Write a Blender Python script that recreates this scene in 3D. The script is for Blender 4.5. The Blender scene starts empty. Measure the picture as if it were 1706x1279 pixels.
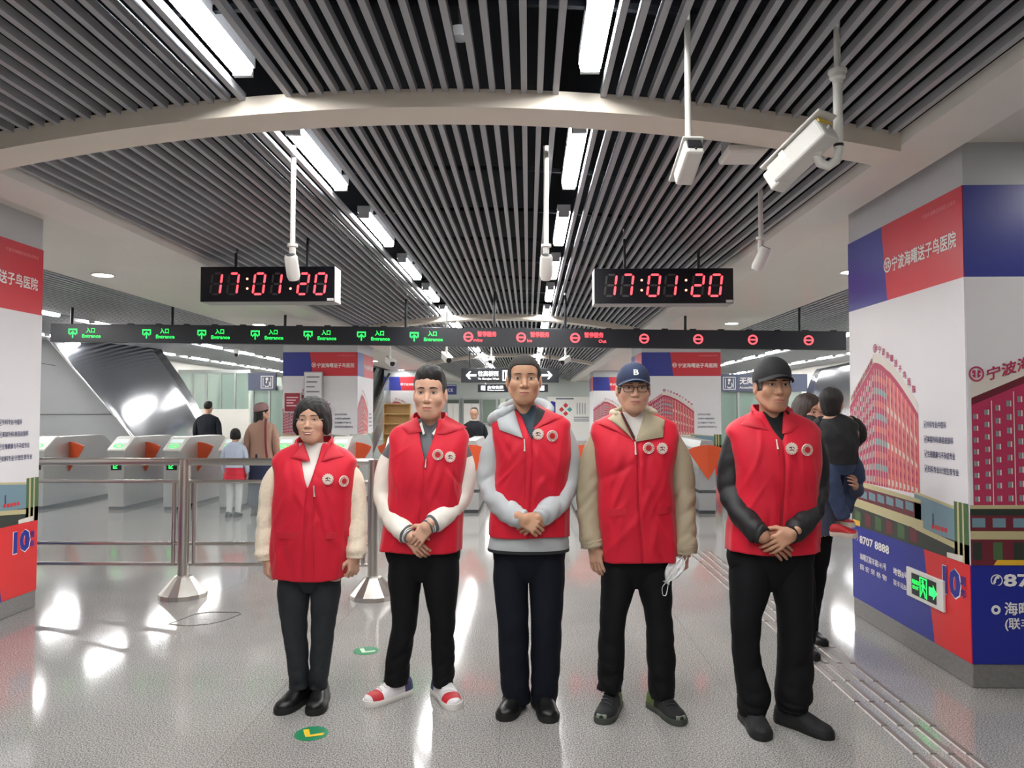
import bpy, bmesh, math, random
import numpy as np
from mathutils import Vector, Matrix, Euler

random.seed(7)
scene = bpy.context.scene
COL = scene.collection
PI = math.pi

# ------------------------------------------------------------------ camera
FPX, IW, IH = 1250.0, 1706.0, 1279.0
YAW, PITCH = math.radians(1.28), math.radians(2.02)
CAM_LOC = Vector((0, 0, 1.5))
cam_data = bpy.data.cameras.new('camera')
cam_data.sensor_fit = 'HORIZONTAL'
cam_data.sensor_width = 36.0
cam_data.lens = 36.0 * FPX / IW
cam_data.clip_start = 0.05
cam_data.clip_end = 200
camera = bpy.data.objects.new('camera', cam_data)
camera.location = CAM_LOC
camera.rotation_euler = Euler((PI / 2 + PITCH, 0, YAW), 'XYZ')
COL.objects.link(camera)
scene.camera = camera
CAM_ROT = camera.rotation_euler.to_matrix()

# ------------------------------------------------------------------ world, exposure
world = bpy.data.worlds.new('world')
scene.world = world
world.use_nodes = True
world.node_tree.nodes['Background'].inputs[0].default_value = (0.9, 0.95, 1.0, 1)
world.node_tree.nodes['Background'].inputs[1].default_value = 0.15
vs = scene.view_settings
vs.view_transform = 'Standard'
vs.look = 'None'
vs.exposure = 0.4
vs.gamma = 1.0
vs.use_curve_mapping = False
TUBE_STRENGTH = 60.0
DOWN_STRENGTH = 100.0


def ray(px, py):
    d = Vector(((px - IW / 2) / FPX, (IH / 2 - py) / FPX, -1.0))
    return CAM_ROT @ d


def at(px, py, Y):
    d = ray(px, py)
    return CAM_LOC + d * (Y / d.y)


def on_floor(px, py, z=0.0):
    d = ray(px, py)
    return CAM_LOC + d * ((z - 1.5) / d.z)


# ------------------------------------------------------------------ materials
def lin(c):
    c = c / 255.0
    return c / 12.92 if c <= 0.04045 else ((c + 0.055) / 1.055) ** 2.4


def rgb(r, g, b):
    return (lin(r), lin(g), lin(b), 1.0)


MATS = {}


def mat(name, col, rough=0.5, metal=0.0, spec=0.5, emit=0.0, noise=0.0, nscale=20.0, bump=0.0, bscale=40.0,
        stretch=(1, 1, 1), alpha=1.0, trans=0.0, sss=0.0, sheen=0.0, coat=0.0, emit_col=None):
    if name in MATS:
        return MATS[name]
    m = bpy.data.materials.new(name)
    m.use_nodes = True
    nt = m.node_tree
    b = nt.nodes['Principled BSDF']
    b.inputs['Base Color'].default_value = col
    b.inputs['Roughness'].default_value = rough
    b.inputs['Metallic'].default_value = metal
    b.inputs['Specular IOR Level'].default_value = spec
    if emit > 0:
        b.inputs['Emission Color'].default_value = emit_col or col
        b.inputs['Emission Strength'].default_value = emit
    if alpha < 1:
        b.inputs['Alpha'].default_value = alpha
    if trans > 0:
        b.inputs['Transmission Weight'].default_value = trans
    if sss > 0:
        b.inputs['Subsurface Weight'].default_value = sss
        b.inputs['Subsurface Radius'].default_value = (0.012, 0.005, 0.003)
        b.inputs['Subsurface Scale'].default_value = 0.6
    if sheen > 0:
        b.inputs['Sheen Weight'].default_value = sheen
        b.inputs['Sheen Roughness'].default_value = 0.5
    if coat > 0:
        b.inputs['Coat Weight'].default_value = coat
        b.inputs['Coat Roughness'].default_value = 0.08
    if noise > 0 or bump > 0:
        tc = nt.nodes.new('ShaderNodeTexCoord')
        mp = nt.nodes.new('ShaderNodeMapping')
        mp.inputs['Scale'].default_value = stretch
        nt.links.new(tc.outputs['Object'], mp.inputs['Vector'])
    if noise > 0:
        n = nt.nodes.new('ShaderNodeTexNoise')
        n.inputs['Scale'].default_value = nscale
        n.inputs['Detail'].default_value = 4
        nt.links.new(mp.outputs[0], n.inputs['Vector'])
        r = nt.nodes.new('ShaderNodeMapRange')
        r.inputs['From Min'].default_value = 0.3
        r.inputs['From Max'].default_value = 0.7
        r.inputs['To Min'].default_value = 1 - noise
        r.inputs['To Max'].default_value = 1 + noise
        nt.links.new(n.outputs[0], r.inputs['Value'])
        mx = nt.nodes.new('ShaderNodeMix')
        mx.data_type = 'RGBA'
        mx.blend_type = 'MULTIPLY'
        mx.inputs[0].default_value = 1.0
        mx.inputs[6].default_value = col
        nt.links.new(r.outputs[0], mx.inputs[7])
        nt.links.new(mx.outputs[2], b.inputs['Base Color'])
    if bump > 0:
        n2 = nt.nodes.new('ShaderNodeTexNoise')
        n2.inputs['Scale'].default_value = bscale
        n2.inputs['Detail'].default_value = 3
        nt.links.new(mp.outputs[0], n2.inputs['Vector'])
        bp = nt.nodes.new('ShaderNodeBump')
        bp.inputs['Strength'].default_value = bump
        bp.inputs['Distance'].default_value = 0.01
        nt.links.new(n2.outputs[0], bp.inputs['Height'])
        nt.links.new(bp.outputs[0], b.inputs['Normal'])
    MATS[name] = m
    return m


def granite():
    m = bpy.data.materials.new('granite')
    m.use_nodes = True
    nt = m.node_tree
    b = nt.nodes['Principled BSDF']
    geo = nt.nodes.new('ShaderNodeNewGeometry')
    n1 = nt.nodes.new('ShaderNodeTexNoise')
    n1.inputs['Scale'].default_value = 150
    n1.inputs['Detail'].default_value = 3
    n1.inputs['Roughness'].default_value = 0.65
    nt.links.new(geo.outputs['Position'], n1.inputs['Vector'])
    cr = nt.nodes.new('ShaderNodeValToRGB')
    e = cr.color_ramp.elements
    e[0].position = 0.38
    e[0].color = rgb(92, 89, 87)
    e[1].position = 0.60
    e[1].color = rgb(186, 184, 181)
    x = cr.color_ramp.elements.new(0.48)
    x.color = rgb(142, 139, 136)
    nt.links.new(n1.outputs[0], cr.inputs[0])
    n2 = nt.nodes.new('ShaderNodeTexNoise')
    n2.inputs['Scale'].default_value = 1.6
    nt.links.new(geo.outputs['Position'], n2.inputs['Vector'])
    mr = nt.nodes.new('ShaderNodeMapRange')
    mr.inputs['From Min'].default_value = 0.3
    mr.inputs['From Max'].default_value = 0.7
    mr.inputs['To Min'].default_value = 0.93
    mr.inputs['To Max'].default_value = 1.05
    nt.links.new(n2.outputs[0], mr.inputs[0])
    mx = nt.nodes.new('ShaderNodeMix')
    mx.data_type = 'RGBA'
    mx.blend_type = 'MULTIPLY'
    mx.inputs[0].default_value = 1
    nt.links.new(cr.outputs[0], mx.inputs[6])
    nt.links.new(mr.outputs[0], mx.inputs[7])
    nt.links.new(mx.outputs[2], b.inputs['Base Color'])
    b.inputs['Roughness'].default_value = 0.09
    b.inputs['Specular IOR Level'].default_value = 0.62
    MATS['granite'] = m
    return m


GRANITE = granite()
WHITE = mat('painted_white', rgb(228, 225, 218), 0.45, noise=0.02, nscale=2)
SOFFIT = mat('soffit_white', rgb(226, 221, 212), 0.4, noise=0.02, nscale=1.5)
BEAM = mat('beam_paint', rgb(226, 216, 202), 0.4, noise=0.02, nscale=3)
PLENUM = mat('plenum_black', rgb(5, 6, 9), 0.95, spec=0.05)
SLAT = mat('slat_grey', rgb(160, 163, 168), 0.4)
STEEL = mat('brushed_steel', rgb(196, 192, 186), 0.28, metal=1.0, bump=0.03, bscale=300, stretch=(1, 1, 0.02))
STEEL2 = mat('satin_steel', rgb(178, 178, 176), 0.4, metal=0.75)
BLACK = mat('black_plastic', rgb(24, 25, 29), 0.45)
SIGNBLACK = mat('sign_black', rgb(34, 36, 43), 0.4)
LED_R = mat('led_red', rgb(255, 60, 60), 0.5, emit=2.2, emit_col=(1.0, 0.06, 0.08, 1))
LED_G = mat('led_green', rgb(40, 255, 80), 0.5, emit=1.5, emit_col=(0.02, 0.9, 0.12, 1))
SEG_OFF = mat('segment_off', rgb(66, 62, 64), 0.6)
CAMWHITE = mat('camera_white', rgb(226, 224, 218), 0.35)
GREYPAINT = mat('grey_paint', rgb(165, 167, 170), 0.5)
BRED = mat('banner_red', rgb(200, 48, 60), 0.35)
BBLUE = mat('banner_blue', rgb(48, 56, 140), 0.35)
PRED = mat('panel_red', rgb(215, 40, 44), 0.35)
PBLUE = mat('panel_blue', rgb(28, 40, 140), 0.35)
PWHITE = mat('panel_white', rgb(222, 220, 222), 0.3)
INK_W = mat('ink_white', rgb(235, 232, 228), 0.5)
INK_B = mat('ink_navy', rgb(52, 56, 100), 0.5)
STONE = mat('plinth_stone', rgb(120, 118, 116), 0.25, noise=0.12, nscale=60)
ORANGE = mat('flap_orange', rgb(214, 84, 42), 0.4)
GREEN = mat('sticker_green', rgb(30, 128, 84), 0.4)
YELLOW = mat('sticker_yellow', rgb(226, 190, 52), 0.4)
WOOD = mat('shelf_wood', rgb(206, 170, 112), 0.5, noise=0.12, nscale=14, stretch=(1, 1, 8))
GLASS = mat('clear_glass', rgb(225, 240, 235), 0.04, trans=0.0, alpha=0.22)
GLASSG = mat('green_glass', rgb(150, 176, 165), 0.08, alpha=0.55)
DARKGLASS = mat('dark_glass', rgb(38, 42, 44), 0.12)
CHROME = mat('mirror_steel', rgb(215, 216, 220), 0.2, metal=1.0, bump=0.8, bscale=1.3, stretch=(1.0, 1.0, 0.35))


# ------------------------------------------------------------------ object helpers
def link(o, parent=None):
    COL.objects.link(o)
    if parent is not None:
        o.parent = parent
    return o


def empty(name, loc=(0, 0, 0), rz=0.0, parent=None):
    o = bpy.data.objects.new(name, None)
    o.empty_display_size = 0.1
    o.location = loc
    o.rotation_euler = (0, 0, rz)
    return link(o, parent)


def tag(o, label=None, cat=None, group=None, kind=None):
    if label:
        o['label'] = label
    if cat:
        o['category'] = cat
    if group:
        o['group'] = group
    if kind:
        o['kind'] = kind
    return o


class MB:
    """mesh builder: vertices, faces, material slots"""

    def __init__(s):
        s.v, s.f, s.m, s.mats = [], [], [], []

    def slot(s, m):
        if m is None:
            return 0
        if m not in s.mats:
            s.mats.append(m)
        return s.mats.index(m)

    def add(s, vs, fs, m=None):
        k = s.slot(m)
        n = len(s.v)
        s.v.extend([tuple(p) for p in vs])
        for f in fs:
            s.f.append(tuple(n + i for i in f))
            s.m.append(k)
        return s

    def box(s, c, d, m=None, rot=None):
        hx, hy, hz = d[0] / 2, d[1] / 2, d[2] / 2
        vs = [Vector((x, y, z)) for x in (-hx, hx) for y in (-hy, hy) for z in (-hz, hz)]
        if rot is not None:
            vs = [rot @ p for p in vs]
        c = Vector(c)
        vs = [p + c for p in vs]
        return s.add(vs, [(0, 1, 3, 2), (4, 6, 7, 5), (0, 4, 5, 1), (2, 3, 7, 6), (0, 2, 6, 4), (1, 5, 7, 3)], m)

    def bbox(s, lo, hi, m=None):
        return s.box([(lo[i] + hi[i]) / 2 for i in range(3)], [hi[i] - lo[i] for i in range(3)], m)

    def rings(s, rings, m=None, cap0=True, cap1=True, closed=True):
        n = len(rings[0])
        base = len(s.v)
        vs = [p for r in rings for p in r]
        fs = []
        for i in range(len(rings) - 1):
            for j in range(n if closed else n - 1):
                k = (j + 1) % n
                fs.append((i * n + j, i * n + k, (i + 1) * n + k, (i + 1) * n + j))
        if cap0:
            fs.append(tuple(reversed(range(n))))
        if cap1:
            fs.append(tuple((len(rings) - 1) * n + j for j in range(n)))
        return s.add(vs, fs, m)

    def tube(s, pts, r, n=10, m=None, cap=True):
        pts = [Vector(p) for p in pts]
        rs = r if isinstance(r, (list, tuple)) else [r] * len(pts)
        rings = []
        up = None
        for i, p in enumerate(pts):
            t = (pts[min(i + 1, len(pts) - 1)] - pts[max(i - 1, 0)]).normalized()
            if up is None:
                up = Vector((0, 0, 1)) if abs(t.z) < 0.9 else Vector((0, 1, 0))
            side = t.cross(up).normalized()
            up = side.cross(t).normalized()
            rings.append([p + (side * math.cos(a) + up * math.sin(a)) * rs[i] for a in [2 * PI * j / n for j in range(n)]])
        return s.rings(rings, m, cap, cap)

    def lathe(s, prof, c=(0, 0, 0), n=20, m=None, axis='z'):
        rings = []
        for r, h in prof:
            ring = []
            for j in range(n):
                a = 2 * PI * j / n
                p = (r * math.cos(a), r * math.sin(a), h)
                if axis == 'y':
                    p = (p[0], h, p[1])
                if axis == 'x':
                    p = (h, p[0], p[1])
                ring.append((p[0] + c[0], p[1] + c[1], p[2] + c[2]))
            rings.append(ring)
        return s.rings(rings, m)

    def quad(s, a, b, c, d, m=None):
        return s.add([a, b, c, d], [(0, 1, 2, 3)], m)

    def prism(s, poly, y0, y1, m=None):
        """poly in (x, z), extruded along y"""
        n = len(poly)
        vs = [(x, y0, z) for x, z in poly] + [(x, y1, z) for x, z in poly]
        fs = [tuple(range(n)), tuple(reversed(range(n, 2 * n)))]
        fs += [(j, n + j, n + (j + 1) % n, (j + 1) % n) for j in range(n)]
        return s.add(vs, fs, m)

    def mesh(s, name, m=None, smooth=None, bevel=None):
        me = bpy.data.meshes.new(name)
        me.from_pydata([tuple(map(float, p)) for p in s.v], [], s.f)
        mats = s.mats if s.mats else ([m] if m else [])
        for x in mats:
            me.materials.append(x)
        if len(mats) > 1:
            me.polygons.foreach_set('material_index', s.m)
        bm = bmesh.new()
        bm.from_mesh(me)
        bmesh.ops.recalc_face_normals(bm, faces=bm.faces)
        bm.to_mesh(me)
        bm.free()
        if smooth is not None:
            me.polygons.foreach_set('use_smooth', [True] * len(me.polygons))
            if smooth < 3:
                me.set_sharp_from_angle(angle=smooth)
        me.update()
        return me

    def build(s, name, m=None, parent=None, smooth=None, loc=None, rot=None, bevel=0):
        o = bpy.data.objects.new(name, s.mesh(name, m, smooth))
        if loc is not None:
            o.location = loc
        if rot is not None:
            o.rotation_euler = rot
        if bevel > 0:
            bv = o.modifiers.new('bevel', 'BEVEL')
            bv.width = bevel
            bv.segments = 2
            bv.limit_method = 'ANGLE'
        return link(o, parent)


def copy_tree(o, parent=None):
    c = o.copy()
    COL.objects.link(c)
    c.parent = parent
    for ch in list(o.children):
        copy_tree(ch, c)
    return c


TEXT_CACHE = {}


def text(s, size, m, parent, origin, udir, vdir, bold=0.0, width=None, align='LEFT', name='lettering', spacing=1.0):
    """flat lettering lying in the plane of udir and vdir; size = character height; width squeezes it to fit"""
    if any(ord(c) > 0x2e80 for c in s):
        fake, bold = min(bold, .02), 0.0
    else:
        fake = 0.0
    key = (s, bold, align, spacing)
    if key not in TEXT_CACHE:
        c = bpy.data.curves.new('lettering', 'FONT')
        c.body = s
        c.resolution_u = 2
        c.offset = bold
        c.align_x = align
        c.space_character = spacing
        o = bpy.data.objects.new('tmp', c)
        COL.objects.link(o)
        dg = bpy.context.evaluated_depsgraph_get()
        me = bpy.data.meshes.new_from_object(o.evaluated_get(dg))
        bpy.data.objects.remove(o)
        TEXT_CACHE[key] = me
    me = TEXT_CACHE[key].copy()
    n = len(me.vertices)
    co = np.zeros(n * 3)
    me.vertices.foreach_get('co', co)
    co = co.reshape(-1, 3)
    if fake > 0:
        # heavier strokes: the same outlines set four times with a small shift
        fs = [tuple(p.vertices) for p in me.polygons]
        cs, ff = [], []
        for k, (dx, dy) in enumerate(((-1, -1), (1, -1), (1, 1), (-1, 1))):
            c2 = co.copy()
            c2[:, 0] += dx * fake
            c2[:, 1] += dy * fake
            c2[:, 2] = k * 0.0002
            cs.append(c2)
            ff += [tuple(i + k * n for i in f) for f in fs]
        co = np.concatenate(cs)
        me = bpy.data.meshes.new('lettering')
        me.from_pydata(co.tolist(), [], ff)
    w = co[:, 0].max() - co[:, 0].min()
    sx = sy = size
    if width:
        sx = width / w
    u, v = Vector(udir).normalized(), Vector(vdir).normalized()
    nrm = u.cross(v)
    P = np.array(origin)[None, :] + co[:, :1] * sx * np.array(u)[None, :] + co[:, 1:2] * sy * np.array(v)[None, :] + co[:, 2:3] * np.array(nrm)[None, :]
    me.vertices.foreach_set('co', P.ravel())
    me.materials.clear()
    me.materials.append(m)
    me.update()
    o = bpy.data.objects.new(name, me)
    return link(o, parent)
# ================================================================== the hall
XC = -0.6           # axis of the hall
Y0, Y1 = -6.0, 38.0
VR = 13.1           # vault radius
ORD = ['first', 'second', 'third', 'fourth', 'fifth', 'sixth', 'seventh', 'eighth', 'ninth', 'tenth', 'eleventh',
       'twelfth', 'thirteenth', 'fourteenth', 'fifteenth', 'sixteenth', 'seventeenth', 'eighteenth', 'nineteenth',
       'twentieth', 'twenty-first', 'twenty-second']


def zs(x):
    dx = x - XC
    return 3.29 - (VR - math.sqrt(VR * VR - dx * dx))


# floor: slab with individual polished tiles near the camera
floor = MB().bbox((XC - 11.2, 16.2, -0.2), (XC + 11.2, Y1, 0.0)).bbox((XC - 11.2, Y0, -0.2), (XC + 11.2, 16.2, -0.02)).build('floor', GRANITE)
tag(floor, 'polished grey speckled granite floor of the station hall', kind='structure')
TS = 1.2
tile_me = MB().bbox((0.0008, 0.0008, -0.019), (TS - 0.0008, TS - 0.0008, 0)).mesh('tile', GRANITE)
tx0 = -0.133 - 9 * TS
ty0 = 16.2 - 19 * TS
for i in range(18):
    for j in range(19):
        x, y = tx0 + i * TS, ty0 + j * TS
        if x < XC - 11.2 or x > XC + 11.2 or y < Y0 - 1:
            continue
        if j < 4 and not (4 <= i <= 14):
            continue
        t = bpy.data.objects.new('floor_tile', tile_me)
        t.location = (x, y, 0)
        link(t, floor)
rest = MB()
for i in range(18):
    for j in range(4):
        if not (4 <= i <= 14):
            x, y = tx0 + i * TS, ty0 + j * TS
            rest.bbox((x + .0015, y + .0015, -0.019), (x + TS - .0015, y + TS - .0015, 0))
tag(rest.build('floor_tile', GRANITE, floor), kind='stuff')

# ceiling: dark plenum vault, slats as single parts
ce = MB()
arc = [XC + d for d in np.linspace(-2.7, 2.7, 25)]
ce.rings([[(x, y, zs(x) + 0.42) for x in arc] + [(x, y, zs(x) + 0.5) for x in reversed(arc)] for y in (Y0, Y1)], PLENUM)
for s in (-1, 1):
    ce.bbox((XC + s * 2.68 - 0.012, Y0, 3.046), (XC + s * 2.68 + 0.012, Y1, 3.62), PLENUM)
ceiling = ce.build('ceiling')
tag(ceiling, 'black vaulted ceiling void behind rows of pale grey slats', kind='structure')
SEGS = [(-5.9, 4.16), (4.41, 13.95), (14.2, 23.75), (24.0, 37.9)]
LROW = 0.925
for (a, b) in SEGS:
    me = MB().bbox((-0.0165, 0, 0), (0.0165, b - a, 0.045)).mesh('ceiling_slat', SLAT)
    for k in range(60):
        dx = (k - 29.5) * 0.0885
        if abs(abs(dx) - LROW) < 0.085:
            continue
        o = bpy.data.objects.new('ceiling_slat', me)
        o.location = (XC + dx, a, zs(XC + dx))
        link(o, ceiling)
# dark carrier rails across the slats
cr = MB()
for y in np.arange(-5, 37, 1.2):
    pts = [(x, y, zs(x) + 0.09) for x in arc]
    cr.rings([[(p[0], p[1] - .015, p[2]), (p[0], p[1] + .015, p[2]), (p[0], p[1] + .015, p[2] + .03), (p[0], p[1] - .015, p[2] + .03)] for p in pts])
cr.build('carrier_rail', PLENUM, ceiling)


def arch_beam(n, y, lab):
    m = MB()
    rr = []
    for d in np.linspace(-2.66, 2.66, 41):
        z = zs(XC + d)
        rr.append([(XC + d, y, z - 0.085), (XC + d, y + 0.26, z - 0.085), (XC + d, y + 0.26, z + 0.02), (XC + d, y, z + 0.02)])
    m.rings(rr)
    o = m.build('trim_%d' % n, BEAM)
    tag(o, lab, kind='structure')


arch_beam(1, 4.15, 'wide cream arched beam crossing the ceiling nearest the camera')
arch_beam(2, 13.95, 'middle cream arched ceiling beam above the black display beam')
arch_beam(3, 23.75, 'farthest cream arched ceiling beam above the hanging direction signs')
# fascia strips and soffits beside the vault
n = 4
for s, side in ((-1, 'left'), (1, 'right')):
    m = MB()
    pr = [(2.66, 3.045), (2.66, 2.965), (2.93, 2.925), (2.93, 3.0), (2.99, 3.0), (2.99, 3.045)]
    m.rings([[(XC + s * u, y, z) for u, z in pr] for y in (Y0, Y1)])
    tag(m.build('trim_%d' % n, WHITE), 'white fascia strip along the %s edge of the slatted vault' % side, kind='structure')
    n += 1
    m = MB()
    m.bbox((XC + min(s * 2.99, s * 4.45), Y0, 2.985), (XC + max(s * 2.99, s * 4.45), Y1, 3.1))
    m.bbox((XC + min(s * 4.45, s * 4.5), Y0, 2.985), (XC + max(s * 4.45, s * 4.5), Y1, 3.3))
    tag(m.build('trim_%d' % n, SOFFIT), 'smooth cream soffit over the %s row of pillars' % side, kind='structure')
    n += 1
    # side aisle ceiling with fine slats
    m = MB()
    m.bbox((XC + min(s * 4.5, s * 11.2), Y0, 3.2), (XC + max(s * 4.5, s * 11.2), Y1, 3.3))
    o = m.build('trim_%d' % n, mat('aisle_ceiling_grey', rgb(96, 98, 100), 0.7))
    tag(o, 'grey side aisle ceiling on the %s' % side, kind='structure')
    n += 1
    m = MB()
    for x in np.arange(4.6, 11.0, 0.1):
        if min(abs(x - 7.4), abs(x - 9.7)) < 0.12:
            continue
        m.box((XC + s * x, (Y0 + Y1) / 2, 3.14), (0.045, Y1 - Y0 - 0.2, 0.06))
    tag(m.build('slat', SLAT, o), kind='stuff')

# outer walls
LW, RW = XC - 11.2, XC + 11.2
w = MB().bbox((LW - 0.2, Y0, -0.2), (LW, Y1, 3.3)).build('wall_left', WHITE)
tag(w, 'pale side wall of the hall on the left', kind='structure')
w = MB().bbox((RW, Y0, -0.2), (RW + 0.2, Y1, 3.3)).build('wall_right', WHITE)
tag(w, 'pale side wall of the hall on the right', kind='structure')
w = MB().bbox((LW, Y0 - 0.2, -0.2), (RW, Y0, 3.9)).build('wall_rear', WHITE)
tag(w, 'pale wall behind the camera', kind='structure')
ENDW = mat('end_wall', rgb(206, 212, 208), 0.4)
w = MB().bbox((LW, Y1, -0.2), (RW, Y1 + 0.2, 3.9)).build('wall_end', ENDW)
tag(w, 'pale panelled wall at the far end of the hall', kind='structure')


# ------------------------------------------------------------------ lamps
TUBE = mat('tube_diffuser', rgb(255, 255, 252), 0.4, emit=TUBE_STRENGTH, emit_col=(1.0, 0.995, 0.98, 1))
TUBE_END = mat('tube_end_cap', rgb(180, 182, 185), 0.4)
tb = MB()
prof = [(-.055, .0), (-.055, -.03), (-.035, -.05), (.035, -.05), (.055, -.03), (.055, .0)]
tb.rings([[(x, y, z) for x, z in prof] for y in (-.6, .6)])
tube_me = tb.mesh('diffuser', TUBE)
hb = MB().box((0, 0, 0.03), (0.12, 1.26, 0.06)).box((0, -.615, -.02), (.1, .03, .06)).box((0, .615, -.02), (.1, .03, .06))
hous_me = hb.mesh('housing', TUBE_END)


def tube_light(x, y, z, label, group):
    o = empty('ceiling_light', (x, y, z))
    tag(o, label, 'light', group)
    link(bpy.data.objects.new('housing', hous_me), o)
    link(bpy.data.objects.new('diffuser', tube_me), o)
    return o


for s, side in ((-1, 'left'), (1, 'right')):
    k = 0
    x = XC + s * LROW
    for i in range(-3, 16):
        y = 3.30 + 2.09 * i
        if y < -5 or y > 37:
            continue
        if i < 0:
            lab = 'tube light in the %s row of the slatted vault, %s one behind the camera' % (side, ORD[-i - 1])
        else:
            lab = '%s visible tube light from the front in the %s row of the vault' % (ORD[i], side)
        tube_light(x, y, zs(x) + 0.075, lab, 'tube lights in the slatted vault')
    for dx, rn in ((7.4, 'inner'), (9.7, 'outer')):
        for i in range(13):
            y = 7.4 + 2.25 * i
            tube_light(XC + s * dx, y, 3.14, '%s tube light from the front in the %s row over the %s aisle' % (ORD[i], rn, side),
                       'tube lights over the side aisles')
DOWN = mat('downlight_lens', rgb(255, 253, 244), 0.4, emit=DOWN_STRENGTH, emit_col=(1.0, 0.985, 0.95, 1))
_r = [[(r * math.cos(2 * PI * j / 28), r * math.sin(2 * PI * j / 28), h) for j in range(28)] for r, h in ((0.1, 0.0), (0.122, 0.0), (0.122, -0.012), (0.102, -0.012), (0.1, 0.0))]
dl_ring = MB().rings(_r, None, False, False).mesh('trim_ring', WHITE, 0.6)
dl_lens = MB().lathe([(0.0005, -.001), (0.1, -.001), (0.1, -0.011), (0.0005, -0.011)], n=28).mesh('lens', DOWN)
for s, side in ((-1, 'left'), (1, 'right')):
    for i, y in enumerate((-1.5, 3.3, 8.05, 12.8, 17.6, 22.4, 27.2, 32)):
        o = empty('downlight', (XC + s * 4.05, y, 2.985))
        tag(o, '%s round recessed downlight from the front in the %s soffit' % (ORD[i], side), 'light', 'round downlights in the soffits')
        link(bpy.data.objects.new('trim_ring', dl_ring), o)
        link(bpy.data.objects.new('lens', dl_lens), o)

# ------------------------------------------------------------------ pillars
FACADE = mat('print_pink', rgb(176, 52, 88), 0.4)
FACADE2 = mat('print_rose', rgb(206, 98, 96), 0.4)
FWIN = mat('print_window', rgb(120, 148, 150), 0.3)
FWIN2 = mat('print_pale', rgb(214, 206, 196), 0.4)
FDARK = mat('print_dark', rgb(44, 52, 44), 0.4)
FMAROON = mat('print_maroon', rgb(104, 36, 48), 0.4)
FCREAM = mat('print_cream', rgb(186, 176, 134), 0.4)
FSKY = mat('print_sky', rgb(112, 140, 152), 0.3)
FTAXI = mat('print_yellow', rgb(226, 176, 48), 0.4)
FTREE = mat('print_leaf', rgb(70, 100, 62), 0.5)
PIL_TOP = mat('pillar_upper', rgb(186, 188, 192), 0.4)
PZ = dict(plinth=0.13, band=0.66, white=2.235, top=2.745)


class Face:
    def __init__(s, parent, O, U, N, W):
        s.p, s.O, s.U, s.N, s.W = parent, Vector(O), Vector(U), Vector(N), W

    def pt(s, u, z, e=0.0):
        return s.O + s.U * u + Vector((0, 0, z)) + s.N * e

    def slab(s, name, poly, m, e=0.004, mb=None):
        mb2 = mb or MB()
        n = len(poly)
        vs = [s.pt(u, z, e) for u, z in poly] + [s.pt(u, z, 0) for u, z in poly]
        fs = [tuple(range(n)), tuple(reversed(range(n, 2 * n)))] + [(j, n + j, n + (j + 1) % n, (j + 1) % n) for j in range(n)]
        mb2.add(vs, fs, m)
        if mb is None:
            return mb2.build(name, m, s.p)

    def flat(s, mb, poly, m, e):
        mb.add([s.pt(u, z, e) for u, z in poly], [tuple(range(len(poly)))], m)

    def text(s, t, u, z, size, m, width=None, bold=0.02, e=0.0065, align='LEFT', spacing=1.0):
        return text(t, size, m, s.p, s.pt(u, z, e), s.U, (0, 0, 1), bold, width, align, spacing=spacing)


HOSP = '宁波海曙送子鸟医院'


def logo_disc(f, u, z, r, m, e=0.0065):
    mb = MB()
    n = 24
    for k in range(n):
        a0, a1 = 2 * PI * k / n, 2 * PI * (k + 1) / n
        f.flat(mb, [(u + r * math.cos(a0), z + r * math.sin(a0)), (u + r * math.cos(a1), z + r * math.sin(a1)),
                    (u + .78 * r * math.cos(a1), z + .78 * r * math.sin(a1)), (u + .78 * r * math.cos(a0), z + .78 * r * math.sin(a0))], m, e)
    for sx in (-1, 1):
        f.flat(mb, [(u + sx * .12 * r, z - .5 * r), (u + sx * .34 * r, z - .5 * r), (u + sx * .34 * r, z + .5 * r), (u + sx * .12 * r, z + .5 * r)], m, e)
        f.flat(mb, [(u + sx * .34 * r, z + .1 * r), (u + sx * .6 * r, z + .1 * r), (u + sx * .5 * r, z + .45 * r), (u + sx * .34 * r, z + .5 * r)], m, e)
        f.flat(mb, [(u + sx * .34 * r, z - .4 * r), (u + sx * .55 * r, z - .3 * r), (u + sx * .5 * r, z - .1 * r), (u + sx * .34 * r, z - .1 * r)], m, e)
    return mb.build('logo', m, f.p)


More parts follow.
